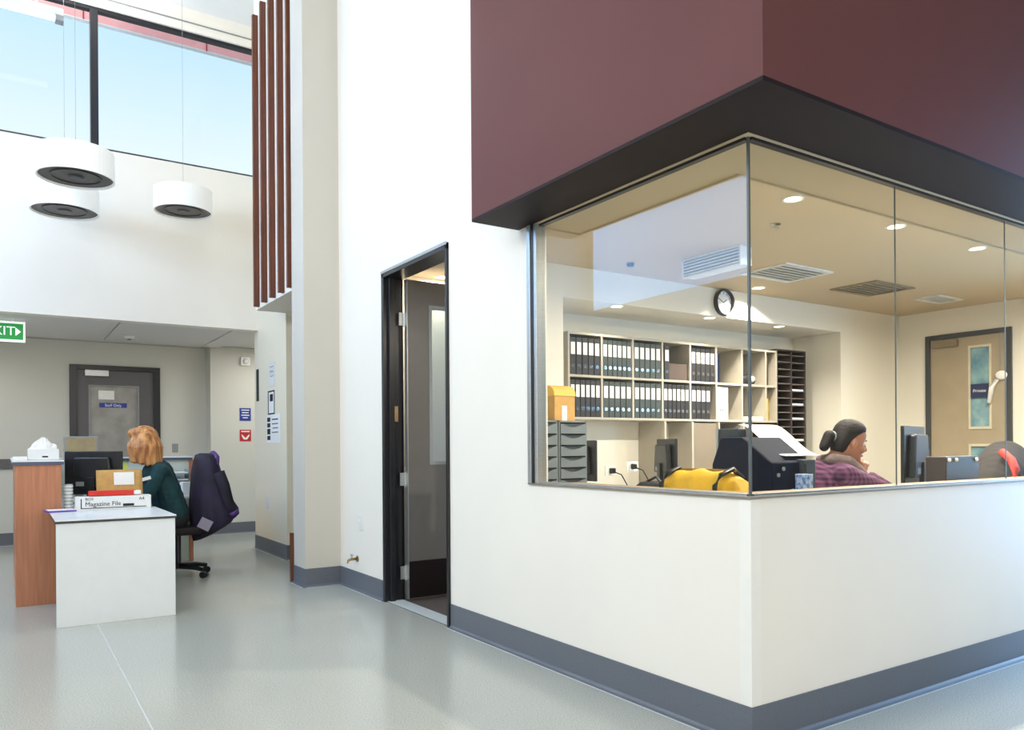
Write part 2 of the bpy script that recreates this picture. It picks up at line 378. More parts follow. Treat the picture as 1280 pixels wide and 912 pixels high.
skirting('baseboard_niche', [(0, 3.545, 0, 4.49, -1, 0, 0, -1), (-.318, 4.49, 0, 4.49, 0, -1, 1, -1), (-.318, 4.49, -.318, 4.80, -1, 0, 1, 0)], 'grey vinyl skirting around the return wall left of the doorway')
skirting('baseboard_notices', [(.05, 6.2, .05, 7.46, -1, 0, 1, 0), (.05, 6.2, 2.2, 6.2, 0, -1, 1, 0)], 'grey vinyl skirting under the notice wall')
skirting('baseboard_far', [(-5, 9.5, -1.78, 9.5, 0, -1, 0, 0), (-.685, 9.5, -.09, 9.5, 0, -1, 0, -1), (-.09, 9.2, -.09, 9.5, -1, 0, 1, -1), (-.09, 9.2, 2.2, 9.2, 0, -1, 1, 0)], 'grey vinyl skirting along the far back wall')
struct('trim_2', MB().box(-.345, -.318, 4.80, 4.84, 0, .44), WOODS, 'short timber strip at the foot of the return wall', 'trim', bevel=.002)
# wall rail on far wall
struct('trim_3', MB().box(-5, -1.80, 9.475, 9.5, .96, 1.085), DGREY, 'dark grey bumper rail on the far wall', 'wall rail', bevel=.004)

# ------------------------------------------------------------------ sill, glazing
struct('trim_4', MB().box(-.012, .145, -.012, 1.545, .985, .994).box(.145, 8.9, -.012, .13, .985, .994), mat('taupe_sill', (134, 126, 114), .5), 'thin metal sill cap under the office glass', 'sill')
struct('trim_5', MB().box(.147, .30, .145, 1.50, .965, .99).box(.30, 5.7, .135, .27, .965, .99), LEDGE, 'brown timber ledge just inside the office glass', 'sill', bevel=.003)
wa = thing('window_1', 'left frameless glass pane of the office beside the white wall', 'window', (0, .75, .994), kind='structure')
B('pane', GLASS, wa, .029, .035, .033, 1.478, .998, 2.436)
B('jamb', ALU, wa, -.012, .02, 1.513, 1.545, .994, 2.44, bevel=.002)
B('gasket', BLACKF, wa, -.006, .05, 1.488, 1.513, .994, 2.44)
B('glazing_bead', ALU, wa, -.004, .06, 1.462, 1.488, .994, 2.44, bevel=.002)
B('head_channel', BLACKF, wa, .018, .048, .034, 1.488, 2.424, 2.441)
B('bottom_channel', ALU, wa, .018, .048, .034, 1.488, .994, 1.003)
B('corner_joint', SILI, wa, .027, .037, .022, .032, .994, 2.44)
xs = [.04, 1.075, 2.15, 3.225, 4.3, 5.375]
names = ['first glass pane right of the office corner', 'second glass pane right of the office corner', 'third glass pane from the office corner, at picture edge', 'fourth glass pane of the office front', 'fifth glass pane of the office front']
for i in range(5):
    w = thing(f'window_{i+2}', names[i], 'window', ((xs[i]+xs[i+1])/2, .02, .994), kind='structure')
    B('pane', GLASS, w, xs[i]+.002, xs[i+1]-.002, .024, .030, .998, 2.436)
    B('head_channel', BLACKF, w, xs[i], xs[i+1], .014, .044, 2.424, 2.441)
    B('bottom_channel', ALU, w, xs[i], xs[i+1], .014, .044, .994, 1.003)
    B('joint', SILI, w, xs[i+1]-.002, xs[i+1]+.002, .0245, .0295, .998, 2.436)
struct('wall_office_front_upper', MB().box(5.375, 8.9, .01, .13, .99, 2.44), WHITE, 'white wall beyond the office glazing, out of view', 'wall')

# clerestory window
wc = thing('window_7', 'high window strip showing blue sky with black mullion', 'window', (-2.4, 7.38, 4.42), kind='structure')
fr = MB().box(-5, .05, 7.33, 7.41, 5.915, 5.95)
fr.build('top_frame', BLACKF, wc)
B('bottom_frame', DKP, wc, -5, .05, 7.32, 7.40, 4.42, 4.445)
for x in (-3.36, -1.655):
    B('mullion', BLACKF, wc, x-.035, x+.04, 7.31, 7.42, 4.445, 5.915, bevel=.003)
for a, b in ((-5, -3.395), (-3.32, -1.69), (-1.615, .05)):
    B('pane', GLASSW, wc, a, b, 7.36, 7.37, 4.445, 5.915)
struct('trim_6', MB().box(-5, .05, 7.285, 7.3, 6.04, 6.05), GREYP, 'thin grey strip above the high window', 'trim')  # grey strip drawn as the faint line above the window
ev = thing('roof_eave', 'pink roof eave seen outside through the high window', 'eave', (-2.5, 8.2, 6.1), kind='structure')
B('fascia', PINKE, ev, -7, 1.5, 8.1, 8.16, 6.165, 6.6)
for i in range(5):
    B('eave_joint', REDS, ev, -4.4+i*1.35, -4.385+i*1.35, 8.092, 8.1, 6.16, 6.6)
B('eave_edge', WHITEP, ev, -7, 1.5, 8.095, 8.17, 6.155, 6.165)

# ------------------------------------------------------------------ doors
d1 = thing('door_1', 'grey office door standing open in a black frame', 'door', (.07, 3.0, 0), kind='structure')
f1 = MB().box(-.018, .15, 2.475, 2.50, 0, 2.56); f1.build('frame_post', BLACKF, d1, bevel=.002)
MB().box(-.018, .15, 3.50, 3.54, 0, 2.56).box(.02, .06, 3.47, 3.50, 0, 2.52).build('frame_post', BLACKF, d1, bevel=.002)
B('frame_head', BLACKF, d1, -.018, .15, 2.475, 3.54, 2.515, 2.56, bevel=.002)
B('head_strip', ALU, d1, -.022, -.016, 2.475, 3.54, 2.545, 2.565)
MB().box(.15, .335, 3.42, 3.462, .02, 2.505).box(.75, 1.04, 3.42, 3.462, .02, 2.505).box(.335, .75, 3.42, 3.462, .02, 1.06).box(.335, .75, 3.42, 3.462, 2.32, 2.505).build('leaf', GREYD, d1)
B('leaf_edge', ALU, d1, .143, .15, 3.418, 3.464, .02, 2.505)
vf = MB().box(.335, .36, 3.415, 3.467, 1.06, 2.32).box(.725, .75, 3.415, 3.467, 1.06, 2.32).box(.36, .725, 3.415, 3.467, 1.06, 1.085).box(.36, .725, 3.415, 3.467, 2.295, 2.32)
vf.build('glazing_frame', GREYP, d1)
B('pane', GLASSD, d1, .36, .725, 3.437, 3.445, 1.085, 2.295)
B('kick_plate', SOFF, d1, .152, 1.03, 3.416, 3.42, .025, .31)
for z in (.22, .95, 2.2):
    MB().box(.10, .145, 3.466, 3.472, z-.05, z+.05).cyl((.145, 3.466, z-.06), (.145, 3.466, z+.06), .008, n=10).build('hinge', ALU, d1)
B('strike_plate', CHROME, d1, .07, .10, 3.496, 3.4995, 1.40, 1.52)
struct('trim_7', MB().box(0, .13, 2.5, 3.5, .0, .006), SEAM, 'pale threshold strip at the office doorway', 'threshold')

d2 = thing('door_2', 'closed grey door with glass panel in the far wall', 'door', (-1.23, 9.5, 0), kind='structure')
B('frame_post', BLACKF, d2, -1.775, -1.69, 9.47, 9.56, 0, 2.31, bevel=.003)
B('frame_post', BLACKF, d2, -.775, -.69, 9.47, 9.56, 0, 2.31, bevel=.003)
B('frame_head', BLACKF, d2, -1.69, -.775, 9.47, 9.56, 2.245, 2.31, bevel=.003)
MB().box(-1.69, -1.555, 9.50, 9.54, .01, 2.245).box(-.95, -.775, 9.50, 9.54, .01, 2.245).box(-1.555, -.95, 9.50, 9.54, .01, 1.10).box(-1.555, -.95, 9.50, 9.54, 2.05, 2.245).build('leaf', DGREY, d2)
B('pane', mat('frosted_pane', (160, 158, 152), .25, var=.12, scale=5), d2, -1.555, -.95, 9.515, 9.525, 1.10, 2.05)
MB().box(-1.555, -1.54, 9.495, 9.50, 1.1, 2.05).box(-.965, -.95, 9.495, 9.50, 1.1, 2.05).box(-1.54, -.965, 9.495, 9.5, 2.035, 2.05).build('glazing_bead', GREYP, d2)
B('door_closer', ALU, d2, -1.60, -1.32, 9.44, 9.5, 2.16, 2.245, bevel=.006)
s = B('door_sign', BLUES, d2, -1.43, -1.10, 9.508, 9.514, 1.755, 1.815)
text('Staff Only', .05, PAPER, s, face_my(-1.265, 9.507, 1.783))
B('notice_paper', PAPER, d2, -1.44, -1.25, 9.509, 9.514, 1.86, 1.98)
B('lever_handle', CHROME, d2, -.93, -.80, 9.45, 9.46, 1.0, 1.02)

d3 = thing('door_3', 'tan office door with two slim glass panels', 'door', (5.76, 2.0, 0), kind='structure')
B('frame_post', DKP, d3, 5.735, 5.80, 1.575, 1.625, 0, 2.34, bevel=.003)
B('frame_post', DKP, d3, 5.735, 5.80, 2.37, 2.42, 0, 2.34, bevel=.003)
B('frame_head', DKP, d3, 5.735, 5.80, 1.625, 2.37, 2.29, 2.34, bevel=.003)
MB().box(5.755, 5.79, 1.97, 2.37, .01, 2.29).box(5.755, 5.79, 1.625, 1.78, .01, 2.29).box(5.755, 5.79, 1.78, 1.97, .01, .70).box(5.755, 5.79, 1.78, 1.97, 1.18, 1.36).box(5.755, 5.79, 1.78, 1.97, 2.18, 2.29).build('leaf', TAND, d3)
for z0, z1 in ((.7, 1.18), (1.36, 2.18)):
    f_ = MB().box(5.745, 5.756, 1.765, 1.785, z0-.015, z1+.015).box(5.745, 5.756, 1.965, 1.985, z0-.015, z1+.015).box(5.745, 5.756, 1.785, 1.965, z0-.015, z0+.01).box(5.745, 5.756, 1.785, 1.965, z1-.01, z1+.015)
    gf = f_.build('glazing_frame', mat('cream_bead', (222, 212, 186), .5), d3)
    B('pane', mat('blue_teal_pane', (92, 138, 160), .12, var=.25, scale=6, rgb2=(150, 186, 190)), gf, 5.765, 5.775, 1.78, 1.97, z0, z1)
s = B('door_sign', mat('navy_sign', (22, 40, 88), .4), d3, 5.742, 5.746, 1.79, 1.96, 1.66, 1.80)
text('Private', .045, PAPER, s, face_mx(5.741, 1.875, 1.73))
B('door_closer', mat('bronze_closer', (150, 134, 110), .4, metal=.5), d3, 5.70, 5.755, 2.08, 2.34, 2.2, 2.275, bevel=.005)
B('lever_handle', CHROME, d3, 5.70, 5.71, 1.65, 1.77, 1.0, 1.02)

# ------------------------------------------------------------------ timber slats (each slat an object)
ords = ['first', 'second', 'third', 'fourth', 'fifth', 'sixth', 'seventh', 'eighth', 'ninth', 'tenth', 'eleventh', 'twelfth']
for i, y in enumerate((5.98, 5.70, 5.42, 5.14, 4.87)):
    o = MB().box(-.345, -.29, y-.02, y+.02, 2.645, 5.62).build('timber_slat', WOODS, bevel=.002, origin=(-.3, y, 2.645))
    tag(o, f'tall dark timber slat, {ords[i]} from the left on the white box', 'slat', 'vertical timber slats')

# ------------------------------------------------------------------ pendant lamps
def pendant(x, y, zb, r, h, label):
    t = thing('pendant_lamp', label, 'lamp', (x, y, zb), group='white drum pendants')
    MB().lathe([(r-.012, 0), (r, 0), (r, h), (r-.012, h), (r-.012, 0)], (x, y, zb), 48).build('drum_shade', LAMPW, t, smooth=False)
    MB().lathe([(.001, h-.02), (r-.013, h-.02), (r-.013, h-.008), (.001, h-.008)], (x, y, zb), 40).build('top_disc', LAMPW, t)
    lv = MB().lathe([(.001, .018), (r-.014, .018), (r-.014, .024), (.001, .024)], (x, y, zb), 40).build('louvre_plate', LAMPD, t)
    MB().lathe([(.001, .004), (.05, .004), (.07, .0175), (.001, .0175)], (x, y, zb), 24).build('centre_cap', DKP, lv)
    MB().lathe([(r*.62, .010), (r*.66, .010), (r*.66, .0175), (r*.62, .0175), (r*.62, .01)], (x, y, zb), 40).build('ring', DKP, lv)
    for ox in (0,):
        MB().cyl((x+ox, y, zb+h-.01), (x+ox, y, ZC), .0015, n=6).build('wire', GREYP, t)
    MB().lathe([(.001, ZC-zb-.03), (.1, ZC-zb-.03), (.1, ZC-zb), (.001, ZC-zb)], (x, y, zb), 24).build('ceiling_rose', WHITEP, t)
pendant(-1.95, 5.57, 3.53, .30, .235, 'lowest and nearest white drum pendant, over the reception desk')
pendant(-1.97, 6.70, 3.53, .30, .235, 'white drum pendant behind and below the nearest one')
pendant(-.87, 6.76, 3.72, .29, .235, 'white drum pendant hanging alone near the timber slats')

t = thing('linear_light', 'white linear light fitting hanging under the high ceiling', 'light', (-3, 6.6, 5.3))
def tubelight():
    MB().box(-4.6, -1.98, 6.50, 6.60, 5.36, 5.43).build('housing', WHITEP, t, bevel=.01)
    MB().cyl((-4.55, 6.55, 5.35), (-2.05, 6.55, 5.35), .035, n=16).build('tube', TUBE, t, smooth=True)
    B('end_cap', GREYP, t, -2.05, -1.98, 6.50, 6.60, 5.31, 5.36)
    for x in (-4.4, -2.2): MB().cyl((x, 6.55, 5.43), (x, 6.55, ZC), .003, n=6).build('wire', GREYP, t)
tubelight()
area('added_uplight', (-3.3, 6.55, 5.44), (PI, 0, 0), 2.4, .08, 130, (1, .98, .94))  # uplight added over the fitting to whiten the ceiling

# ------------------------------------------------------------------ reception counter & desk
c = thing('reception_counter', 'tall wood-fronted reception counter with slate edge and white top', 'counter', (-2.25, 5.9, 0))
B('end_panel', WOODC, c, -2.41, -2.105, 4.95, 4.98, 0, 1.082, bevel=.002)
B('front_panel', WOODC, c, -2.41, -2.38, 4.98, 7.02, 0, 1.082)
B('rear_panel', WOODC, c, -2.38, -.83, 6.99, 7.02, 0, 1.082)
B('inner_panel', PALE, c, -2.10, -.83, 6.78, 6.80, 0, 1.082)
B('inner_panel', PALE, c, -2.125, -2.105, 4.98, 6.8, 0, 1.082)
B('end_panel', WOODC, c, -.83, -.79, 6.76, 7.02, 0, 1.10, bevel=.002)
MB().prism([(-2.43, 4.935), (-2.09, 4.935), (-2.09, 6.74), (-.80, 6.74), (-.80, 7.04), (-2.43, 7.04)], 1.082, 1.106).build('edge_band', SLATE, c)
MB().prism([(-2.432, 4.933), (-2.088, 4.933), (-2.088, 6.738), (-.798, 6.738), (-.798, 7.042), (-2.432, 7.042)], 1.106, 1.118).build('counter_top', WLAM, c)

dk = thing('reception_desk', 'white reception desk with a plain white front panel', 'desk', (-1.8, 4.4, 0))
B('front_panel', WLAM, dk, -2.19, -1.447, 3.965, 3.995, 0, .700, bevel=.002)
B('side_panel', WLAM, dk, -1.477, -1.449, 3.995, 4.9, .0, .700, bevel=.002)
MB().box(-2.195, -1.44, 3.955, 4.925, .702, .716).box(-2.085, -1.62, 4.925, 6.2, .702, .716).build('edge_band', DKP, dk)
MB().box(-2.195, -1.44, 3.955, 4.925, .716, .724).box(-2.085, -1.62, 4.925, 6.2, .716, .724).build('worktop', WLAM, dk)
B('support_leg', GREYP, dk, -1.70, -1.66, 6.1, 6.14, 0, .702)
rd = thing('rear_desk', 'white rear worktop behind the seated receptionist', 'desk', (-1.4, 6.5, 0))
B('worktop', WLAM, rd, -2.08, -.84, 6.25, 6.775, .70, .725, bevel=.002)
B('leg_panel', WLAM, rd, -1.30, -1.27, 6.3, 6.77, 0, .70)
B('leg_panel', WLAM, rd, -2.07, -2.04, 6.3, 6.77, 0, .70)

ZD = .7245
t = thing('storage_carton', 'flat white carton printed with black lettering on the reception desk', 'box', (-1.75, 4.8, ZD))
B('body', WHITEP, t, -2.02, -1.485, 4.80, 4.92, ZD, ZD+.105, bevel=.003)
MB().box(-1.985, -1.978, 4.7985, 4.8, ZD+.012, ZD+.09).box(-1.985, -1.52, 4.7985, 4.8, ZD+.012, ZD+.018).build('printed_border', INK, t)
text('Magazine File', .047, INK, t, face_my(-1.83, 4.7985, ZD+.045))
text('BOX', .028, INK, t, face_my(-1.925, 4.7985, ZD+.085))
text('A4', .034, INK, t, face_my(-1.555, 4.7985, ZD+.078))
B('printed_block', INK, t, -1.69, -1.61, 4.7985, 4.8, ZD+.022, ZD+.042)
t = thing('document_wallet', 'bright red document wallet lying on the white carton', 'folder', (-1.75, 4.86, ZD+.106))
MB().obox((-1.76, 4.86, ZD+.128), (.33, .10, .036), Matrix.Rotation(.04, 4, 'Z')).build('cover', REDP, t, bevel=.004)
MB().obox((-1.585, 4.855, ZD+.128), (.05, .09, .03), Matrix.Rotation(.04, 4, 'Z')).build('paper_edge', PAPER, t)
t = thing('padded_envelope', 'brown padded envelope with white label propped behind the red wallet', 'envelope', (-1.68, 5.02, ZD))
rot = Matrix.Rotation(-.25, 4, 'X')
prof = []
MB().ball((-1.69, 5.03, ZD+.155), (.185, .03, .165), rot, 4, 12)
e_ = MB(); nx, nz = 10, 8; rings = []
for j in range(nz+1):
    zz = -.15+.30*j/nz; ring = []
    for side in (1, -1):
        for i in range(nx+1):
            k = i if side == 1 else nx-i
            xx = -.17+.34*k/nx; th = .026*math.sqrt(max(0.02, (1-(xx/.18)**2)*(1-(zz/.16)**2)))+.002*math.sin(17*xx+9*zz)
            ring.append(Vector((-1.685, 5.045, ZD+.158)) + rot.to_3x3() @ Vector((xx, -side*th, zz)))
    rings.append(ring)
e_.skinr(rings).build('envelope_body', KRAFT, t, smooth=True)
MB().obox(Vector((-1.655, 5.045, ZD+.158)) + rot.to_3x3() @ Vector((0, -.030, .07)), (.15, .002, .105), rot).build('address_label', PAPER, t)
t = thing('purple_folder', 'purple folder at the back left corner of the reception desk', 'folder', (-2.1, 4.75, ZD))
MB().obox((-2.125, 4.80, ZD+.006), (.2, .16, .011), Matrix.Rotation(.1, 4, 'Z')).build('cover', PURPLE, t)
MB().obox((-2.12, 4.80, ZD+.014), (.18, .14, .004), Matrix.Rotation(.1, 4, 'Z')).build('sheets', PAPER, t)
# monitors
def monitor(name, label, x, y, z, rz, w, h, lift, m, scr, tilt=0):
    t = thing(name, label, 'monitor', (x, y, z), rz)
    R = rootm(t)
    def tb(mb): mb.v = [R @ v for v in mb.v]; return mb
    T = Matrix.Rotation(tilt, 4, 'X')
    p = MB().prism([(-w/2, 0), (w/2, 0), (w/2, h), (-w/2, h)], 0, .022, lambda a, b, c: (a, -c, b+lift))
    tb(p).build('housing', m, t, bevel=.006)
    q = MB().prism([(-w*.38, .05), (w*.38, .05), (w*.30, h*.86), (-w*.30, h*.86)], .0, .045, lambda a, b, c: (a, c, b+lift))
    tb(q).build('rear_casing', m, t, bevel=.012)
    tb(MB().box(-w/2+.015, w/2-.015, -.0235, -.0225, lift+.02, lift+h-.015)).build('screen', scr, t)
    tb(MB().box(-.03, .03, .03, .06, .012, lift+h*.4)).build('stand_neck', m, t, bevel=.004)
    tb(MB().lathe([(.001, 0), (.12, 0), (.115, .01), (.03, .016), (.001, .016)], (0, .02, 0), 24)).build('stand_base', m, t)
    tb(MB().box(w*.12, w*.26, .0455, .047, lift+h*.2, lift+h*.3)).build('rating_label', GREYP, t)
    return t
# screen faces local -y ; back is local +y
monitor('desktop_monitor', 'black monitor seen from behind on the reception desk', -1.86, 5.24, ZD, math.radians(152), .46, .36, .10, BLACKP, SCREEN)
monitor('desktop_monitor', 'light grey monitor behind the black one at the reception', -1.92, 5.72, ZD, math.radians(8), .27, .23, .36, GREYP, TANSCR)
# tissue box, papers
t = thing('tissue_box', 'white tissue box with crumpled tissue on top of the wood counter', 'box', (-2.22, 5.1, 1.1185))
B('box_body', WHITEP, t, -2.325, -2.115, 5.05, 5.17, 1.119, 1.205, bevel=.004)
B('logo_mark', INK, t, -2.23, -2.19, 5.049, 5.0495, 1.138, 1.15)
tm = MB(); n = 18
rings = []
for j in range(7):
    f_ = j/6; rings.append([(-2.22+.085*(1-f_**1.4*.92)*math.cos(2*PI*k/n)*(1+.22*math.sin(3*k+j)), 5.11+.045*(1-f_*.9)*math.sin(2*PI*k/n)*(1+.2*math.cos(5*k)), 1.205+.085*f_+.012*math.sin(k*2.3+j)*(f_ > 0)) for k in range(n)])
tm.skinr(rings).build('tissue', PAPER, t)
o = MB().box(-2.425, -2.33, 4.96, 5.25, 1.119, 1.145).build('paper_pile', PAPER, origin=(-2.38, 5.1, 1.119), bevel=.002); tag(o, 'low pile of white paper beside the tissue box', 'paper')
o = MB().cyl((-2.055, 5.02, ZD), (-2.055, 5.02, ZD+.20), .032, n=14).build('cup_stack', mat('clear_plastic', (196, 208, 208), .15, var=.1, scale=40), origin=(-2.055, 5.02, ZD), smooth=False)
MBt = o; tag(o, 'tall stack of translucent plastic cups beside the wood counter', 'cups')
for k in range(7):
    MB().lathe([(.032, .02+k*.026), (.0365, .026+k*.026), (.032, .032+k*.026)], (-2.055, 5.02, ZD), 14).build('cup_rim', PAPER, o)
o = MB().box(-1.545, -1.42, 6.772, 6.7785, .985, 1.065).build('sticky_note', YNOTE, origin=(-1.48, 6.775, 1.02)); tag(o, 'yellow-green note on the pale panel behind the receptionist', 'note')
t = thing('letter_tray', 'grey stacked letter tray on the rear worktop', 'tray', (-1.0, 6.6, .7255))
for k in range(4):
    B('tray_shelf', GREYP, t, -1.13, -.88, 6.48, 6.74, .7265+.07*k, .735+.07*k)
    B('paper', PAPER, t, -1.12, -.89, 6.485, 6.73, .736+.07*k, .748+.07*k)
for x in (-1.135, -.88): B('tray_side', GREYP, t, x, x+.006, 6.48, 6.74, .726, .985)
o = MB().prism([(-.98, 6.28), (-.86, 6.28), (-.86, 6.44), (-.98, 6.44)], .7256, .86).build('paper_stack', PAPER, origin=(-.92, 6.36, .7256)); tag(o, 'white paper stack between the receptionist and the draped chair', 'paper')

# ------------------------------------------------------------------ office chairs
def office_chair(label, x, y, rz, seat_z=.47, back_top=1.0, w=.46, group='office chairs', fabric=CHAIRF):
    t = thing('office_chair', label, 'chair', (x, y, 0), rz, group)
    R = rootm(t)
    def tb(mb): mb.v = [R @ v for v in mb.v]; return mb
    s_ = MB()
    rings = []
    for zz, k in ((seat_z-.07, .86), (seat_z-.05, .98), (seat_z-.015, 1.0), (seat_z, .9)):
        rings.append([(k*w/2*max(-1, min(1, 1.25*math.cos(2*PI*i/24))), k*w/2*max(-1, min(1, 1.25*math.sin(2*PI*i/24))), zz) for i in range(24)])
    tb(s_.skinr(rings)).build('seat', fabric, t, smooth=True)
    rings = []
    for j in range(9):
        f_ = j/8; zz = seat_z+.12+(back_top-seat_z-.12)*f_; hw = w*.46*(math.sin(PI*(.14+.72*f_)))**.5
        xo = .23+.05*f_
        rings.append([(xo+.035*math.sin(2*PI*i/20) + .05*(math.cos(2*PI*i/20)**2)*-1, hw*math.cos(2*PI*i/20), zz) for i in range(20)])
    tb(MB().skinr(rings)).build('backrest', fabric, t, smooth=True)
    tb(MB().tube([(.1, 0, seat_z-.07), (.24, 0, seat_z-.06), (.29, 0, seat_z+.05), (.28, 0, seat_z+.25)], .022, 10)).build('back_bracket', BLACKP, t)
    tb(MB().cyl((0, 0, .09), (0, 0, seat_z-.06), .026, n=14)).build('gas_lift', BLACKP, t)
    for k in range(5):
        a = 2*PI*k/5+.35; p = (.29*math.cos(a), .29*math.sin(a))
        lg = tb(MB().tube([(0, 0, .10), (p[0]*.6, p[1]*.6, .095), (p[0], p[1], .075)], [.03, .024, .018], 8)).build('base_leg', BLACKP, t)
        d = Vector((-math.sin(a), math.cos(a), 0)); q = Vector((p[0], p[1], .03))
        tb(MB().cyl(q-d*.022, q+d*.022, .03, n=14)).build('caster', BLACKP, lg)
    return t
# seat faces local -x (backrest at local +x)
office_chair('office chair with a dark jacket draped over its back', -1.12, 5.75, 0, back_top=1.06)

# draped jacket
t = thing('draped_jacket', 'dark purple jacket hung over the reception chair back', 'jacket', (-.86, 5.75, .45))
jm = MB(); rings = []; n = 40
secs = [(1.155, -.875, .045, .075, 0), (1.14, -.875, .085, .13, 0), (1.09, -.87, .105, .19, 0), (1.0, -.865, .125, .225, 0), (.88, -.855, .145, .235, .0), (.76, -.84, .17, .245, .02), (.66, -.82, .195, .25, .06), (.575, -.80, .215, .25, .10), (.49, -.79, .215, .24, .15), (.43, -.80, .19, .22, .19)]
for (z, cx, rx, ry, sk) in secs:
    ring = []
    for k in range(n):
        a = 2*PI*k/n; fold = 1+.055*math.sin(7*a+z*6)*(1.2-z)+.03*math.sin(13*a)*(1.2-z)
        x = cx+rx*fold*math.cos(a); y = 5.75+ry*fold*math.sin(a)
        ring.append((x, y, z+sk*.55*math.cos(a)))
    rings.append(ring)
jm.skinr(rings).build('jacket_body', JACKET, t, smooth=True)
# collar and sleeves
MB().tube([(-.80, 5.60, 1.04), (-.79, 5.66, 1.115), (-.80, 5.75, 1.145), (-.79, 5.84, 1.115), (-.80, 5.90, 1.04)], [.022, .03, .034, .03, .022], 10).build('collar', LINING, t, smooth=True)
MB().tube([(-.80, 5.53, .98), (-.76, 5.52, .85), (-.72, 5.525, .70), (-.66, 5.54, .58)], [.055, .06, .055, .045], 12).build('sleeve', JACKET, t, smooth=True)
MB().tube([(-.675, 5.535, .61), (-.655, 5.54, .575)], [.047, .047], 12).build('cuff', LINING, t, smooth=True)
MB().obox((-.93, 5.49, .50), (.11, .012, .10), Matrix.Rotation(.5, 4, 'Y')).build('lining_flap', mat('grey_lining', (150, 142, 158), .7), t)

# ------------------------------------------------------------------ receptionist (seen from behind)
def person_lobby():
    t = thing('person', 'person with auburn bob in a dark teal top, head bowed at the reception', 'person', (-1.18, 5.72, 0))
    b = MB()
    hd = Vector((-1.43, 5.70, 1.265))
    b.ball(hd, (.092, .076, .112), Matrix.Rotation(-.35, 4, 'Y'))
    b.ball(hd+Vector((-.055, 0, -.06)), (.055, .055, .065))
    b.ball(hd+Vector((-.105, 0, -.025)), (.018, .014, .022))      # nose
    b.ball(hd+Vector((-.09, 0, -.105)), (.03, .032, .025))        # chin
    for s_ in (-1, 1): b.ball(hd+Vector((.01, s_*.078, -.015)), (.018, .012, .03))
    b.limb([hd+Vector((.03, 0, -.08)), (-1.33, 5.71, 1.08)], [.052, .056])
    b.limb([(-1.17, 5.72, .58), (-1.24, 5.72, .80), (-1.30, 5.71, .98)], [.135, .12, .125])
    b.limb([(-1.30, 5.56, 1.0), (-1.30, 5.86, 1.0)], [.06, .06])
    arms = []
    for s_, y in ((-1, 5.53), (1, 5.89)):
        sh = (-1.30, y, 1.0); el = (-1.40, y-.02*s_, .79); wr = (-1.62, y-.05*s_, .765)
        b.limb([sh, el, wr], [.048, .04, .027]); arms.append((sh, el, wr))
        hnd = Vector(wr)
        b.limb([hnd, hnd+Vector((-.07, -.01*s_, -.005))], [.026, .03])
        for k in range(4):
            r0 = hnd+Vector((-.08, (-.027+.018*k), -.003)); L = (.055, .068, .064, .05)[k]
            b.limb([r0, r0+Vector((-L*.6, 0, .004)), r0+Vector((-L, 0, -.014))], [.009, .0085, .0075])
        r0 = hnd+Vector((-.035, -s_*.025, 0)); b.limb([r0, r0+Vector((-.03, -s_*.025, -.005)), r0+Vector((-.06, -s_*.03, -.012))], [.011, .010, .008])
    legs = []
    for s_ in (-1, 1):
        y = 5.72+s_*.09; pts = [(-1.16, y, .55), (-1.55, y, .54), (-1.50, y, .10)]
        b.limb(pts, [.085, .062, .042]); b.limb([(-1.50, y, .06), (-1.64, y, .04)], [.042, .034]); legs.append(pts)
    b.build('body', SKIN2, t, remesh=.0065, smo=4)
    c = MB()
    c.limb([(-1.17, 5.72, .60), (-1.23, 5.72, .80), (-1.295, 5.71, .965)], [.15, .142, .142])
    c.limb([(-1.17, 5.63, .62), (-1.22, 5.62, .80), (-1.29, 5.62, .97)], [.115, .105, .098]); c.limb([(-1.17, 5.81, .62), (-1.22, 5.82, .80), (-1.29, 5.80, .97)], [.115, .105, .098])
    c.limb([(-1.30, 5.54, 1.0), (-1.32, 5.71, 1.035), (-1.30, 5.88, 1.0)], [.07, .075, .07])
    for sh, el, wr in arms:
        m_ = Vector(el).lerp(Vector(wr), .8); c.limb([sh, el, m_], [.066, .056, .043])
    c.build('knit_top', TEAL, t, remesh=.008, smo=5)
    q = MB()
    for pts in legs: q.limb([pts[0], pts[1], (pts[2][0], pts[2][1], .12)], [.105, .076, .062])
    q.limb([(-1.15, 5.65, .56), (-1.15, 5.79, .56)], [.12, .12])
    q.build('trousers', TROUS, t, remesh=.01, smo=4)
    for s_ in (-1, 1):
        y = 5.72+s_*.09
        MB().ball((-1.565, y, .045), (.13, .047, .045)).build('shoe', BLACKP, t, smooth=True)
    h = MB()
    h.ball(hd+Vector((.022, 0, .03)), (.125, .118, .122), Matrix.Rotation(-.3, 4, 'Y'))
    for k in range(22):
        a = -2.75+4.9*k/21          # around the back of the head
        rx, ry = .116, .112
        p0 = hd+Vector((.02+rx*.8*math.cos(a), ry*.85*math.sin(a), .05)); p1 = hd+Vector((.02+rx*1.1*math.cos(a), ry*1.12*math.sin(a), -.05)); p2 = hd+Vector((.03+rx*1.12*math.cos(a)+.006*math.sin(5*k), ry*1.1*math.sin(a), -.195-.03*math.cos(a)-.012*math.sin(3*k)))
        h.limb([p0, p1, p2], [.03, .032, .02])
    h.ball(hd+Vector((-.045, 0, .075)), (.075, .095, .055))
    h.build('hair', HAIRB, t, remesh=.008, smo=2)
    for s_ in (-1, 1): MB().ball(hd+Vector((-.083, s_*.032, .0)), .011).build('eye', EYEW, t, smooth=True)
person_lobby()
o = MB().obox((-1.50, 5.28, .93), (.17, .012, .028), Matrix.Rotation(-.28, 4, 'Y')).build('paper_slip', PAPER, origin=(-1.5, 5.28, .9)); tag(o, 'white slip of paper sticking up beside the brown envelope', 'paper')

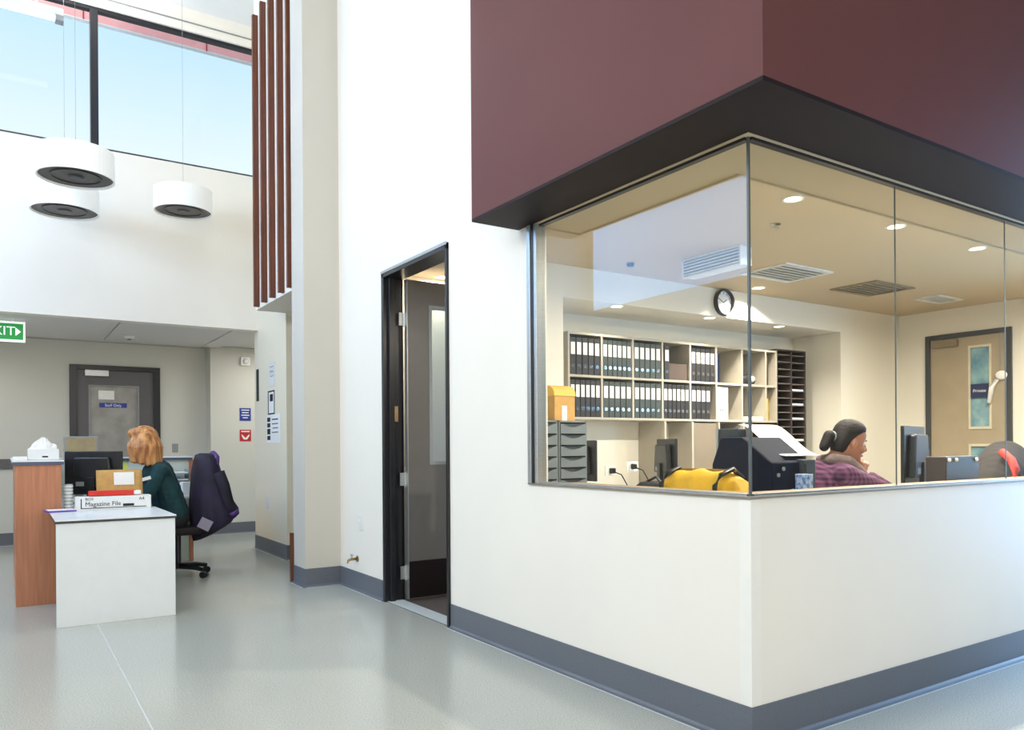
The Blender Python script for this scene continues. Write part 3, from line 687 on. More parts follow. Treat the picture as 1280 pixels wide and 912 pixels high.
# ------------------------------------------------------------------ signs and fittings, lobby
t = thing('exit_sign', 'green exit sign with white arrow hanging from the low ceiling', 'sign', (-2.5, 7.8, 2.37))
B('case', EXITW, t, -2.78, -2.285, 7.79, 7.825, 2.355, 2.575, bevel=.004)
B('green_face', GREENS, t, -2.76, -2.305, 7.784, 7.79, 2.38, 2.55)
text('EXIT', .135, EXITW, t, face_my(-2.515, 7.783, 2.465), ext=.002)
MB().prism([(-2.375, 2.42), (-2.325, 2.465), (-2.375, 2.51)], 7.781, 7.7845, lambda a, b, c: (a, c, b)).build('arrow', EXITW, t)
for x in (-2.66, -2.4): MB().cyl((x, 7.805, 2.575), (x, 7.805, 2.6), .008).build('bracket', WHITEP, t)
t = thing('smoke_detector', 'small white dome detector on the reception ceiling', 'detector', (-1.18, 8.55, 2.6))
MB().lathe([(.001, -.04), (.035, -.036), (.06, -.02), (.065, 0), (.001, 0)], (-1.18, 8.55, 2.6), 24).build('dome', WHITEP, t, smooth=True)
MB().lathe([(.001, -.05), (.025, -.046), (.025, -.038), (.001, -.038)], (-1.18, 8.55, 2.6), 16).build('sensor', DKP, t)
t = thing('alarm_sounder', 'white alarm sounder high on the pale wall section', 'alarm', (.375, 9.19, 2.42))
B('housing', WHITEP, t, .31, .44, 9.15, 9.199, 2.37, 2.49, bevel=.01)
MB().lathe([(.001, 0), (.04, 0), (.03, .025), (.001, .03)], (.375, 9.15, 2.43), 16, 'y').build('beacon', mat('clear_beacon', (240, 240, 244), .1), t, smooth=True)
def plate_sign(name, label, x0, x1, z0, z1, y, m, rows, cat='sign', head=None):
    t = thing(name, label, cat, ((x0+x1)/2, y, z0))
    B('plate', m, t, x0, x1, y-.006, y-.0005, z0, z1, bevel=.001)
    return t
t = plate_sign('safety_sign', 'blue safety sign on the pale wall section', .30, .455, 1.59, 1.77, 9.2, BLUES, 3)
for k, wd in enumerate((.11, .09, .11, .07)):
    B('printed_line', PAPER, t, .377-wd/2, .377+wd/2, 9.192, 9.194, 1.735-.036*k, 1.747-.036*k)
t = plate_sign('safety_sign', 'red and white fire sign below the blue sign', .30, .455, 1.30, 1.462, 9.2, REDS, 3)
MB().prism([(.325, 1.40), (.377, 1.345), (.43, 1.40), (.43, 1.37), (.40, 1.325), (.355, 1.325), (.325, 1.37)], 9.191, 9.1935, lambda a, b, c: (a, c, b)).build('flame_symbol', PAPER, t)
B('printed_line', PAPER, t, .32, .435, 9.192, 9.194, 1.43, 1.445)
def notice(label, y0, y1, z0, z1, m, lines, cat='notice', dark=None):
    t = thing('wall_notice', label, cat, (.05, (y0+y1)/2, z0))
    B('sheet', m, t, .046, .0495, y0, y1, z0, z1)
    for (a, b, c_, d) in lines:
        B('print', INK, t, .0445, .0462, y0+(y1-y0)*a, y0+(y1-y0)*b, z0+(z1-z0)*c_, z0+(z1-z0)*d)
    return t
notice('narrow black plate at the corner of the notice wall', 7.27, 7.37, 1.76, 2.14, BLACKP, [])
notice('small framed notice with black border on the cream wall', 6.62, 6.88, 1.58, 1.85, PAPER, [(0, 1, .94, 1), (0, 1, 0, .06), (0, .1, 0, 1), (.9, 1, 0, 1), (.25, .7, .55, .85)])
notice('faint white printed sheet above the framed notice', 6.62, 6.84, 1.90, 2.17, WHITEP, [(.2, .8, .8, .82), (.2, .8, .6, .62), (.2, .7, .4, .42)])
notice('larger white notice with dark text column, lowest on the cream wall', 6.42, 6.94, 1.26, 1.58, PAPER, [(.72, .95, .1, .25), (.72, .95, .3, .5), (.72, .95, .55, .7), (.72, .95, .75, .9), (.15, .6, .8, .84), (.15, .6, .65, .68), (.15, .55, .5, .53), (.15, .6, .35, .38)])
def switch(label, x, y, z, ax='x', h=.12, m=WHITEP):
    t = thing('light_switch', label, 'switch', (x, y, z))
    if ax == 'x':
        B('plate', m, t, x-.009, x-.0005, y-.038, y+.038, z, z+h, bevel=.003); B('rocker', m, t, x-.014, x-.009, y-.012, y+.012, z+h*.4, z+h*.65, bevel=.002)
    else:
        B('plate', m, t, x-.038, x+.038, y-.009, y-.0005, z, z+h, bevel=.003); B('rocker', m, t, x-.012, x+.012, y-.014, y-.009, z+h*.4, z+h*.65, bevel=.002)
switch('white wall plate between the return wall and the office door', 0, 4.02, .51)
switch('white wall plate low on the cream notice wall', .05, 6.92, .50, h=.16)
switch('grey wall switch right of the far door', -.5, 9.5, 1.15, 'y', m=GREYP)
t = thing('wall_tap', 'small brass bib tap low on the white wall beside the doorway', 'tap', (0, 4.12, .26))
MB().lathe([(.001, 0), (.026, 0), (.026, .006), (.012, .012), (.001, .012)], (-.0005, 4.10, .265), 16, 'x').build('flange', BRASS, t)
MB().tube([(-.008, 4.10, .265), (-.06, 4.10, .265), (-.085, 4.10, .255), (-.09, 4.10, .235)], .011, 10).build('spout', BRASS, t, smooth=True)
MB().cyl((-.05, 4.10, .27), (-.05, 4.10, .30), .006, n=8).box(-.055, -.045, 4.07, 4.13, .298, .306).build('handle', CHROME, t)

# ------------------------------------------------------------------ OFFICE: recessed shelf unit
XC = [1.38, 1.73, 2.08, 2.43, 2.78, 3.125, 3.485, 3.835, 3.995]
sh = thing('cubby_shelf', 'cream cubby shelf unit of two rows in the office recess', 'shelf', (2.7, 3.05, 1.43))
YF, YB = 2.97, 3.285
bt = .02
for z in (1.43, 1.78, 2.13): B('shelf_board', SHELFW, sh, XC[0]-.01, XC[-1]+.01, YF, YB, z-bt/2, z+bt/2, bevel=.001)
for i, x in enumerate(XC):
    for z in (1.44, 1.79): B('upright', SHELFW, sh, x-.01, x+.01, YF, YB, z, z+.33)
B('back_board', SHELFB, sh, XC[0], XC[-1], YB-.006, YB, 1.44, 2.12)
lc = thing('base_shelf', 'cream lower shelf unit standing under the cubby shelves', 'shelf', (3.3, 3.0, 0))
for x in (2.44, 2.785, 3.135, 3.485): B('upright', SHELFW, lc, x-.011, x+.011, 2.95, 3.28, .004, 1.415)
for z in (.10, .72, 1.07): B('shelf_board', SHELFW, lc, 3.146, 3.474, 2.96, 3.28, z-.01, z+.01)
B('back_board', OFFW, lc, 2.451, 2.774, 3.25, 3.28, .004, 1.41)
B('door_panel', mat('taupe_panel', (136, 122, 104), .5, var=.04), lc, 2.797, 3.123, 2.97, 2.99, .01, 1.405)
B('back_board', SHELFB, lc, 3.146, 3.474, 3.26, 3.28, .01, 1.41)

# lever arch files: prototype with parts, copied
def make_binder(kind, bm_, w):
    t = thing('lever_arch_file', 'x', 'file')
    MB().prism([(-w/2, 0), (w/2, 0), (w/2, .27), (-w/2, .27)], 0, .305).build('cover', bm_, t, bevel=.003, seg=1)
    MB().box(-w*.36, w*.36, -.0015, 0, .165, .265).build('spine_label', PAPER, t)
    MB().lathe([(.009, 0), (.013, .0), (.013, .002), (.009, .002), (.009, 0)], (0, 0, .07), 10, 'y').build('finger_ring', CHROME, t)
    return t
protos = {}
used = set()
def binder(kind, w, x, y, z, label, lean=0):
    key = (kind, round(w, 3))
    if key not in protos: protos[key] = make_binder(kind, BINDER if kind == 'k' else BINDERG, w)
    p = protos[key]
    if key not in used: o = p; used.add(key)
    else:
        o = p.copy(); COL.objects.link(o)
        for ch in p.children:
            c_ = ch.copy(); COL.objects.link(c_); c_.parent = o
    o.location = (x, y, z); o.rotation_euler = (0, lean, 0)
    tag(o, label, 'file', 'lever arch files on the cubby shelf')
rows = {
 ('upper', 0): ('k', [0, 1, 2, 3, 4], 5), ('upper', 1): ('g', [0, 1, 2, 3, 4, 5], 6), ('upper', 2): ('g', [0, 1, 2, 3, 4], 5),
 ('upper', 3): ('k', [0.2], 5), ('upper', 4): ('k', [0, 1, 2, 3, 4], 5),
 ('lower', 0): ('k', [0, 1, 2, 3, 4, 5], 6), ('lower', 1): ('g', [0, 1, 2, 3, 4], 5), ('lower', 2): ('g', [0, 1, 2, 3, 4], 5),
 ('lower', 3): ('k', [0, 1, 2, 3, 4, 5], 6), ('lower', 4): ('k', [0, 1, 2, 3], 5)}
for (row, ci), (kind, slots, per) in rows.items():
    z = (1.441 if row == 'lower' else 1.791); wcell = XC[ci+1]-XC[ci]-.03; pitch = wcell/per
    tone = 'black' if kind == 'k' else 'green-grey'
    for k, sl in enumerate(slots):
        lab = f'{tone} lever arch file, {ords[k]} in {row} row of {ords[ci]} cubby from left'
        if len(slots) == 1: lab = 'single black lever arch file standing alone in the upper fourth cubby'
        binder(kind, pitch*.93, XC[ci]+.015+pitch*(min(sl, per-1+.0)+.5), YF+.006, z, lab)
# odd things on the shelves
def flat(name, label, cat, m, b, bevel=.002):
    o = MB().box(*b).build(name, m, origin=((b[0]+b[1])/2, (b[2]+b[3])/2, b[4]), bevel=bevel); return tag(o, label, cat)
flat('archive_box', 'dark brown archive box in the upper fourth cubby', 'box', mat('brown_card', (82, 66, 58), .7), (2.53, 2.765, 2.99, 3.25, 1.791, 1.94))
t = thing('box_file', 'white box file with black dots in the lower sixth cubby', 'file', (3.22, 2.85, 1.441))
B('case', PAPER, t, 3.15, 3.29, 2.976, 3.23, 1.441, 1.745, bevel=.003)
for k in range(3): B('spine_dot', INK, t, 3.175+.035*k, 3.19+.035*k, 2.9745, 2.976, 1.525, 1.54)
flat('document_case', 'dark slim document case standing in the upper sixth cubby', 'case', NAVY, (3.15, 3.20, 2.99, 3.24, 1.791, 2.06))
t = thing('camera_bag', 'small dark bundle with a white knob in the upper seventh cubby', 'bag', (3.68, 3.08, 1.791))
MB().limb([(3.58, 3.07, 1.838), (3.68, 3.07, 1.848), (3.76, 3.09, 1.835)], [.045, .055, .04]).build('pouch', BLACKP, t, remesh=.01, smo=3)
MB().ball((3.66, 3.0, 1.845), .03).build('knob', PAPER, t, smooth=True)
flat('paper_ream', 'white ream of paper in the lower seventh cubby', 'paper', PAPER, (3.52, 3.80, 2.98, 3.24, 1.441, 1.475))
flat('yellow_file', 'slim yellow file in the narrow end cubby', 'file', mat('yellow_card', (236, 186, 30), .6), (3.848, 3.88, 2.98, 3.24, 1.441, 1.66))
flat('dark_folder', 'dark maroon folder in the upper narrow end cubby', 'folder', mat('maroon_card', (72, 40, 36), .6), (3.848, 3.90, 3.0, 3.24, 1.791, 2.08))
flat('equipment_case', 'black equipment case in the lower shelf unit by the taupe panel', 'case', BLACKP, (3.17, 3.27, 2.98, 3.23, 1.081, 1.36))
# pigeonhole sorter
ps = thing('pigeonhole_sorter', 'tall black pigeonhole sorter at the right of the recess', 'sorter', (4.24, 3.0, 0))
MS = mat('sorter_dark', (62, 54, 54), .5, var=.06)
for x in (4.02, 4.245, 4.47): B('upright', MS, ps, x-.009, x+.009, 2.98, 3.27, .004, 2.15)
B('back_board', MS, ps, 4.02, 4.47, 3.27, 3.285, .004, 2.15)
B('top_board', MS, ps, 4.011, 4.479, 2.98, 3.285, 2.15, 2.165)
MS2 = mat('sorter_shelf', (122, 110, 104), .5, var=.05)
z = .72
k = 0
while z < 2.12:
    for x0 in (4.029, 4.254):
        B('shelf', MS2, ps, x0, x0+.207, 2.985, 3.27, z, z+.008)
    z += .073; k += 1
for i, (x0, z, nm) in enumerate(((4.26, 1.746, 'upper'), (4.26, 1.60, 'second'), (4.26, 1.454, 'middle'), (4.26, 1.235, 'lowest'))):
    z = .72+.073*round((z-.72)/.073)+.0085
    flat('letter_stack', f'{nm} white letter stack in the black pigeonhole sorter', 'paper', PAPER, (x0, x0+.19, 2.99, 3.18, z, z+.018), 0)

# niche and ceiling downlights
def downlight(x, y, z, label, power, grp, spot=2.2):
    t = thing('downlight', label, 'light', (x, y, z), group=grp)
    MB().lathe([(.048, -.004), (.06, -.006), (.064, 0), (.048, 0), (.048, -.004)], (x, y, z), 24).build('trim_ring', WHITEP, t)
    MB().lathe([(.001, -.003), (.047, -.003), (.047, -.0005), (.001, -.0005)], (x, y, z), 20).build('lens', BULB, t)
    d = bpy.data.lights.new('downlight_lamp', 'AREA'); d.shape = 'DISK'; d.size = .09; d.energy = power; d.color = (1, .91, .78); d.spread = spot
    o = bpy.data.objects.new('downlight_lamp', d); COL.objects.link(o); o.location = (x, y, z-.0075)
for i, x in enumerate((1.75, 2.85, 3.82)):
    downlight(x, 2.78+.02, 2.35, f'{["left","middle","right"][i]} small downlight in the shelf recess', 3, 'recess downlights')
for i, x in enumerate((1.29, 2.33, 3.37, 4.4)):
    downlight(x, .752, 2.6, f'{ords[i]} ceiling downlight from the office glass corner', 54, 'office ceiling downlights', 3.0)
downlight(3.15, 2.5, 2.6, 'downlight washing the wall beside the clock', 40, 'office ceiling downlights', 2.4)
downlight(.55, 3.59, 2.6, 'added downlight behind the open office door, brightening its glass', 18, 'added vestibule lights', 3.0)  # lamp added to brighten the door pane and the wall behind
# ceiling diffusers
def diffuser(name, label, x0, x1, y0, y1, m):
    t = thing(name, label, 'vent', ((x0+x1)/2, (y0+y1)/2, 2.6))
    fr = MB().box(x0, x1, y0, y0+.03, 2.588, 2.5995).box(x0, x1, y1-.03, y1, 2.588, 2.5995).box(x0, x0+.03, y0+.03, y1-.03, 2.588, 2.5995).box(x1-.03, x1, y0+.03, y1-.03, 2.588, 2.5995)
    fr.build('frame', m, t)
    n = 7
    for k in range(n):
        y = y0+.05+(y1-y0-.1)*k/(n-1)
        MB().obox(((x0+x1)/2, y, 2.592), (x1-x0-.06, .028, .004), Matrix.Rotation(.5, 4, 'X')).build('louvre', m, t)
diffuser('ceiling_diffuser', 'white louvred ceiling diffuser beside the clock', 2.55, 3.15, 1.75, 2.2, WHITEP)
diffuser('ceiling_diffuser', 'beige louvred return grille in the middle of the office ceiling', 3.75, 4.35, 1.75, 2.2, LOUV)
diffuser('ceiling_diffuser', 'pale slim ceiling grille near the tan office door', 4.85, 5.3, 1.8, 2.05, WHITEP)
t = thing('supply_grille', 'white side-blow air grille below the office ceiling', 'vent', (1.9, 1.85, 2.45))
B('housing', WHITEP, t, 1.83, 1.95, 1.585, 2.125, 2.465, 2.5995, bevel=.003)
MB().box(1.818, 1.83, 1.575, 2.135, 2.455, 2.47).box(1.818, 1.83, 1.575, 2.135, 2.585, 2.5995).box(1.818, 1.83, 1.575, 1.59, 2.47, 2.585).box(1.818, 1.83, 2.12, 2.135, 2.47, 2.585).build('frame', WHITEP, t)
B('dark_back', DKP, t, 1.826, 1.829, 1.59, 2.12, 2.47, 2.585)
for k in range(5): MB().obox((1.822, 1.855, 2.482+.0225*k), (.012, .53, .011), Matrix.Rotation(.4, 4, 'Y')).build('louvre', WHITEP, t)
t = thing('sprinkler', 'small dark sprinkler head on the office ceiling', 'sprinkler', (1.6, 1.1, 2.6))
MB().lathe([(.001, -.03), (.02, -.03), (.02, -.026), (.006, -.024), (.006, -.006), (.035, -.004), (.035, 0), (.001, 0)], (1.62, 1.13, 2.5995), 16).build('head', CHROME, t)
t = thing('smoke_detector', 'tiny dark detector on the office ceiling near the left jamb', 'detector', (1.55, 2.4, 2.6))
MB().lathe([(.001, -.025), (.025, -.025), (.03, -.01), (.03, 0), (.001, 0)], (1.55, 2.41, 2.5995), 16).build('dome', DKP, t)
# clock
t = thing('wall_clock', 'round white wall clock with black rim above the shelf recess', 'clock', (2.93, 2.71, 2.4))
CX, CZ, CR = 2.93, 2.478, .118
MB().lathe([(CR-.014, 0), (CR-.014, .04), (CR-.004, .045), (CR, .035), (CR, 0), (CR-.014, 0)], (CX, 2.7195, CZ), 40, 'y').build('rim', BLACKP, t, smooth=False)
MB().lathe([(.001, .006), (CR-.012, .006), (CR-.012, .012), (.001, .012)], (CX, 2.7195, CZ), 40, 'y').build('face', CLOCKF, t)
for k in range(12):
    a = 2*PI*k/12
    MB().obox((CX+.088*math.sin(a), 2.7065, CZ+.088*math.cos(a)), (.006, .001, .016), Matrix.Rotation(a, 4, 'Y')).build('hour_mark', INK, t)
for a, L in ((.9, .05), (5.2, .075)):
    MB().obox((CX+L/2*math.sin(a), 2.7055, CZ+L/2*math.cos(a)), (.007, .001, L), Matrix.Rotation(a, 4, 'Y')).build('hand', INK, t)

# ------------------------------------------------------------------ office desks
od = thing('office_desk', 'office worktop running behind the glazed front', 'desk', (1, .5, 0))
MB().prism([(.15, .15), (5.6, .15), (5.6, .62), (2.9, .62), (2.9, 1.3), (1.93, 1.3), (1.93, .62), (1.12, .62), (1.12, .98), (.85, .98), (.85, 1.5), (.15, 1.5)], .715, .74).build('worktop', WLAM, od, bevel=.003)
for x in (.2, 2.3, 3.9, 5.5): B('leg_panel', WLAM, od, x-.012, x+.012, .2, .58, .004, .715)
bd = thing('back_desk', 'white desk against the office back wall under the cubbies', 'desk', (1.7, 2.4, 0))
B('worktop', WLAM, bd, .32, 2.42, 2.05, 2.715, .715, .74, bevel=.003)
for x in (.36, 2.36): B('leg_panel', WLAM, bd, x-.012, x+.012, 2.1, 2.7, .004, .715)

# drawer towers on back desk
def drawer_tower(label, x0, x1):
    t = thing('drawer_tower', label, 'drawers', ((x0+x1)/2, 2.2, .741), group='desktop drawer towers')
    y0, y1, z0, z1 = 2.06, 2.34, .741, 1.37
    MB().box(x0, x0+.012, y0, y1, z0, z1).box(x1-.012, x1, y0, y1, z0, z1).box(x0, x1, y0, y1, z1-.012, z1).box(x0, x1, y0, y1, z0, z0+.012).box(x0, x1, y1-.01, y1, z0, z1).build('casing', DRAWG, t, bevel=.002)
    n = 8; p = (z1-z0-.03)/n
    for k in range(n):
        a = z0+.015+p*k
        # drawer front with bowed finger recess
        poly = [(x0+.014, a+.004), (x1-.014, a+.004), (x1-.014, a+p-.006)]
        for j in range(9):
            f_ = j/8; poly.append((x1-.034-(x1-x0-.068)*f_, a+p-.008-.022*math.sin(PI*f_)))
        poly.append((x0+.014, a+p-.006))
        d = MB().prism(poly, y0-.006, y0+.01, lambda u, v, w_: (u, w_, v)).build('drawer', DRAWG, t)
        B('recess', DKP, d, x0+.016, x1-.016, y0+.012, y0+.016, a+.02, a+p-.005)
drawer_tower('left grey drawer tower on the back desk, half hidden by the jamb', .36, .585)
drawer_tower('right grey drawer tower on the back desk under the cardboard box', .592, .83)
# cardboard box with barrel top
t = thing('cardboard_box', 'brown cardboard box with rounded lid on the drawer towers', 'box', (.66, 2.15, 1.371))
bx0, bx1, by0, by1 = .575, .745, 2.08, 2.30
B('box_body', KRAFT, t, bx0, bx1, by0, by1, 1.371, 1.535, bevel=.002)
poly = [(by0-.004, 1.535)]+[((by0+by1)/2-(.114)*math.cos(PI*j/12), 1.537+.075*math.sin(PI*j/12)**.8) for j in range(13)]+[(by1+.004, 1.535)]
MB().prism(poly, bx0-.004, bx1+.004, lambda u, v, w_: (w_, u, v)).build('rounded_lid', mat('lit_cardboard', (240, 192, 96), .7, var=.05), t)  # lid tinted brighter than the body, as if lit from above
B('box_label', PAPER, t, .635, .675, by0-.002, by0-.0005, 1.372, 1.47)
# back monitor pair + cables + keyboard
monitor('desktop_monitor', 'black monitor turned sideways on the office back desk', 1.80, 2.30, .741, math.radians(66), .40, .31, .20, BLACKP, SCREEN)
monitor('desktop_monitor', 'thin black screen edge beside the grey drawer towers', 1.12, 2.50, .741, math.radians(86), .38, .30, .20, BLACKP, SCREEN)
for i, (x, z, nm) in enumerate(((1.60, 1.0, 'left'), (1.83, 1.03, 'right'))):
    t = thing('wall_socket', f'{nm} wall socket with black plug above the back desk', 'socket', (x, 2.715, z))
    B('plate', WHITEP, t, x-.06, x+.06, 2.711, 2.7195, z-.04, z+.04, bevel=.002)
    B('plug', BLACKP, t, x-.02, x+.02, 2.672, 2.711, z-.022, z+.022, bevel=.006)
    pts = [(x, 2.672, z-.01), (x+.03, 2.62, z-.03), (x+.06, 2.58, z-.12), (x-.02, 2.52, z-.2), (x-.08, 2.45, .751), (x+.05, 2.35, .751)]
    MB().tube(pts, .005, 6).build('cable', BLACKP, t)
t = thing('desk_phone', 'black desk phone with coiled cord on the back desk', 'phone', (1.35, 2.25, .741))
MB().prism([(2.17, .741), (2.37, .741), (2.37, .82), (2.17, .765)], 1.26, 1.44, lambda u, v, w_: (w_, u, v)).build('base', BLACKP, t, bevel=.004)
MB().tube([(1.285, 2.19, .80), (1.285, 2.27, .835), (1.285, 2.36, .845)], [.022, .016, .022], 8).build('handset', BLACKP, t, smooth=True)
flat('paper_sheets', 'loose white sheets on the back desk', 'paper', PAPER, (1.95, 2.25, 2.12, 2.4, .7405, .752), 0)

# ------------------------------------------------------------------ front desk items
# yellow bag
t = thing('yellow_bag', 'bright yellow canvas bag with black handles behind the left pane', 'bag', (.42, .6, .741))
g = MB(); rings = []
for j in range(15):
    f_ = j/14; y = .41+.44*f_; e = (math.sin(PI*min(max(f_, .0), 1)))**.10 if 0 < f_ < 1 else .75
    ring = []
    for k in range(24):
        a = 2*PI*k/24; cx_, cz_ = math.cos(a), math.sin(a)
        sx = abs(cx_)**.6*math.copysign(1, cx_); sz = abs(cz_)**.6*math.copysign(1, cz_)
        ring.append((.42+.13*e*sx*(1-.25*max(0, sz))+.006*math.sin(9*f_*PI+k), y, .915+.165*sz*e+.007*math.sin(6*f_*PI+k*.7)*(sz > .2)))
    rings.append(ring)
g.skinr(rings).build('bag_body', YELLOWB, t, smooth=True)
for y in (.46, .81):
    MB().tube([(.30, y, .93), (.295, y-.01, 1.01), (.33, y-.015, 1.06), (.42, y-.01, 1.085), (.5, y, 1.04)], .012, 8).build('handle', BLACKP, t, smooth=True)
MB().box(.415, .425, .43, .83, 1.072, 1.084).build('zip', mat('dark_zip', (150, 110, 20), .6), t)
# keyboard-ish dark bag beside
t = thing('black_satchel', 'low black satchel between the yellow bag and back desk', 'bag', (.55, 1.12, .741))
MB().prism([(.95, .742), (1.38, .742), (1.36, .88), (1.14, 1.005), (1.0, .99), (.94, .86)], .46, .72, lambda u, v, w_: (w_, u, v)).build('bag_body', BLACKP, t, bevel=.02)
MB().tube([(.5, .98, .97), (.5, 1.05, 1.03), (.5, 1.15, .99)], .008, 8).build('strap', BLACKP, t)
# printer with curved paper
t = thing('printer', 'dark printer with a curled white sheet at the glass corner', 'printer', (.8, .55, .741))
MB().prism([(.42, .742), (.80, .742), (.80, 1.10), (.74, 1.24), (.60, 1.24), (.42, 1.11)], .66, .97, lambda u, v, w_: (w_, u, v)).build('casing', NAVY, t, bevel=.012)
B('side_cover', DKP, t, .88, .985, .40, .74, .742, 1.125, bevel=.006)
MB().box(.705, .77, .66, .80, .95, 1.285).build('rear_tray', DKP, t, bevel=.006)
B('tray_edge', ALU, t, .694, .704, .785, .80, .95, 1.29)
top = []; npt = 14
for j in range(npt+1):
    f_ = j/npt; top.append((.74-.30*f_, 1.31-.165*(f_*f_*(3-2*f_))))
poly = top+[(y, z-.003) for y, z in reversed(top)]
MB().prism(poly, .80, 1.08, lambda u, v, w_: (w_, u, v)).build('paper_sheet', PAPER, t)
MB().box(.90, .97, .395, .40, .99, 1.10).build('front_grille', DKP, t)
for q in ((.71, 1.05), (.75, 1.08), (.82, .97)): MB().cyl((q[0], .419, q[1]), (q[0], .412, q[1]), .010, n=10).build('button', GREYP, t)
t = thing('printed_carton', 'small blue and white printed carton beside the printer', 'box', (.82, .35, .741))
B('box_body', BLUECAN, t, .79, .85, .32, .38, .742, 1.055, bevel=.002)
# monitor of the office worker and a desk unit
monitor('desktop_monitor', 'large black monitor seen from behind in front of the seated worker', 2.30, .62, .741, math.radians(196), .50, .37, .20, BLACKP, SCREEN)
t = thing('label_printer', 'boxy dark desk unit with small lights beside the large monitor', 'printer', (2.19, .37, .741))
B('casing', mat('dark_brown_plastic', (52, 44, 42), .45, var=.05), t, 2.05, 2.43, .30, .42, .742, 1.125, bevel=.006)
for x in (2.08, 2.16, 2.39): MB().ball((x, .298, 1.105), .012, nu=10, nv=6).build('indicator', PAPER, t, smooth=True)
for i, zz in enumerate((1.22, 1.16, 1.10, 1.04)): pass
office_chair('empty black office chair at the right edge of the glazing', 3.75, 1.15, 2.4, back_top=1.20, seat_z=.5, w=.60)
t = thing('red_strap_bag', 'black rucksack with a red strap on the office worktop', 'bag', (3.0, .5, .741))
MB().limb([(2.74, .45, .82), (2.95, .47, .90), (3.15, .52, .98), (3.32, .56, 1.06)], [.08, .14, .17, .16]).build('bag_body', CHAIRF, t, remesh=.015, smo=4)
MB().tube([(2.86, .30, .80), (2.87, .30, .95), (2.91, .31, 1.03), (2.97, .36, 1.09), (3.05, .45, 1.14)], [.026]*5, 10).build('red_strap', REDC, t, smooth=True)
monitor('desktop_monitor', 'dark monitor cut off by the right picture edge', 3.95, .60, .741, math.radians(200), .50, .36, .21, DKP, SCREEN)
# hanging tag on door 3
t = thing('hanging_keys', 'white tags on a cord hanging beside the tan door', 'tags', (5.72, 1.66, 1.55))
MB().cyl((5.725, 1.67, 2.28), (5.725, 1.665, 1.9), .004, n=6).build('cord', GREYP, t)
MB().ball((5.72, 1.66, 1.87), (.02, .055, .045)).build('tag', PAPER, t, smooth=True)
MB().tube([(5.72, 1.70, 1.83), (5.72, 1.75, 1.75), (5.72, 1.775, 1.60)], [.02, .026, .02], 8).build('paper_tag', PAPER, t, smooth=True)

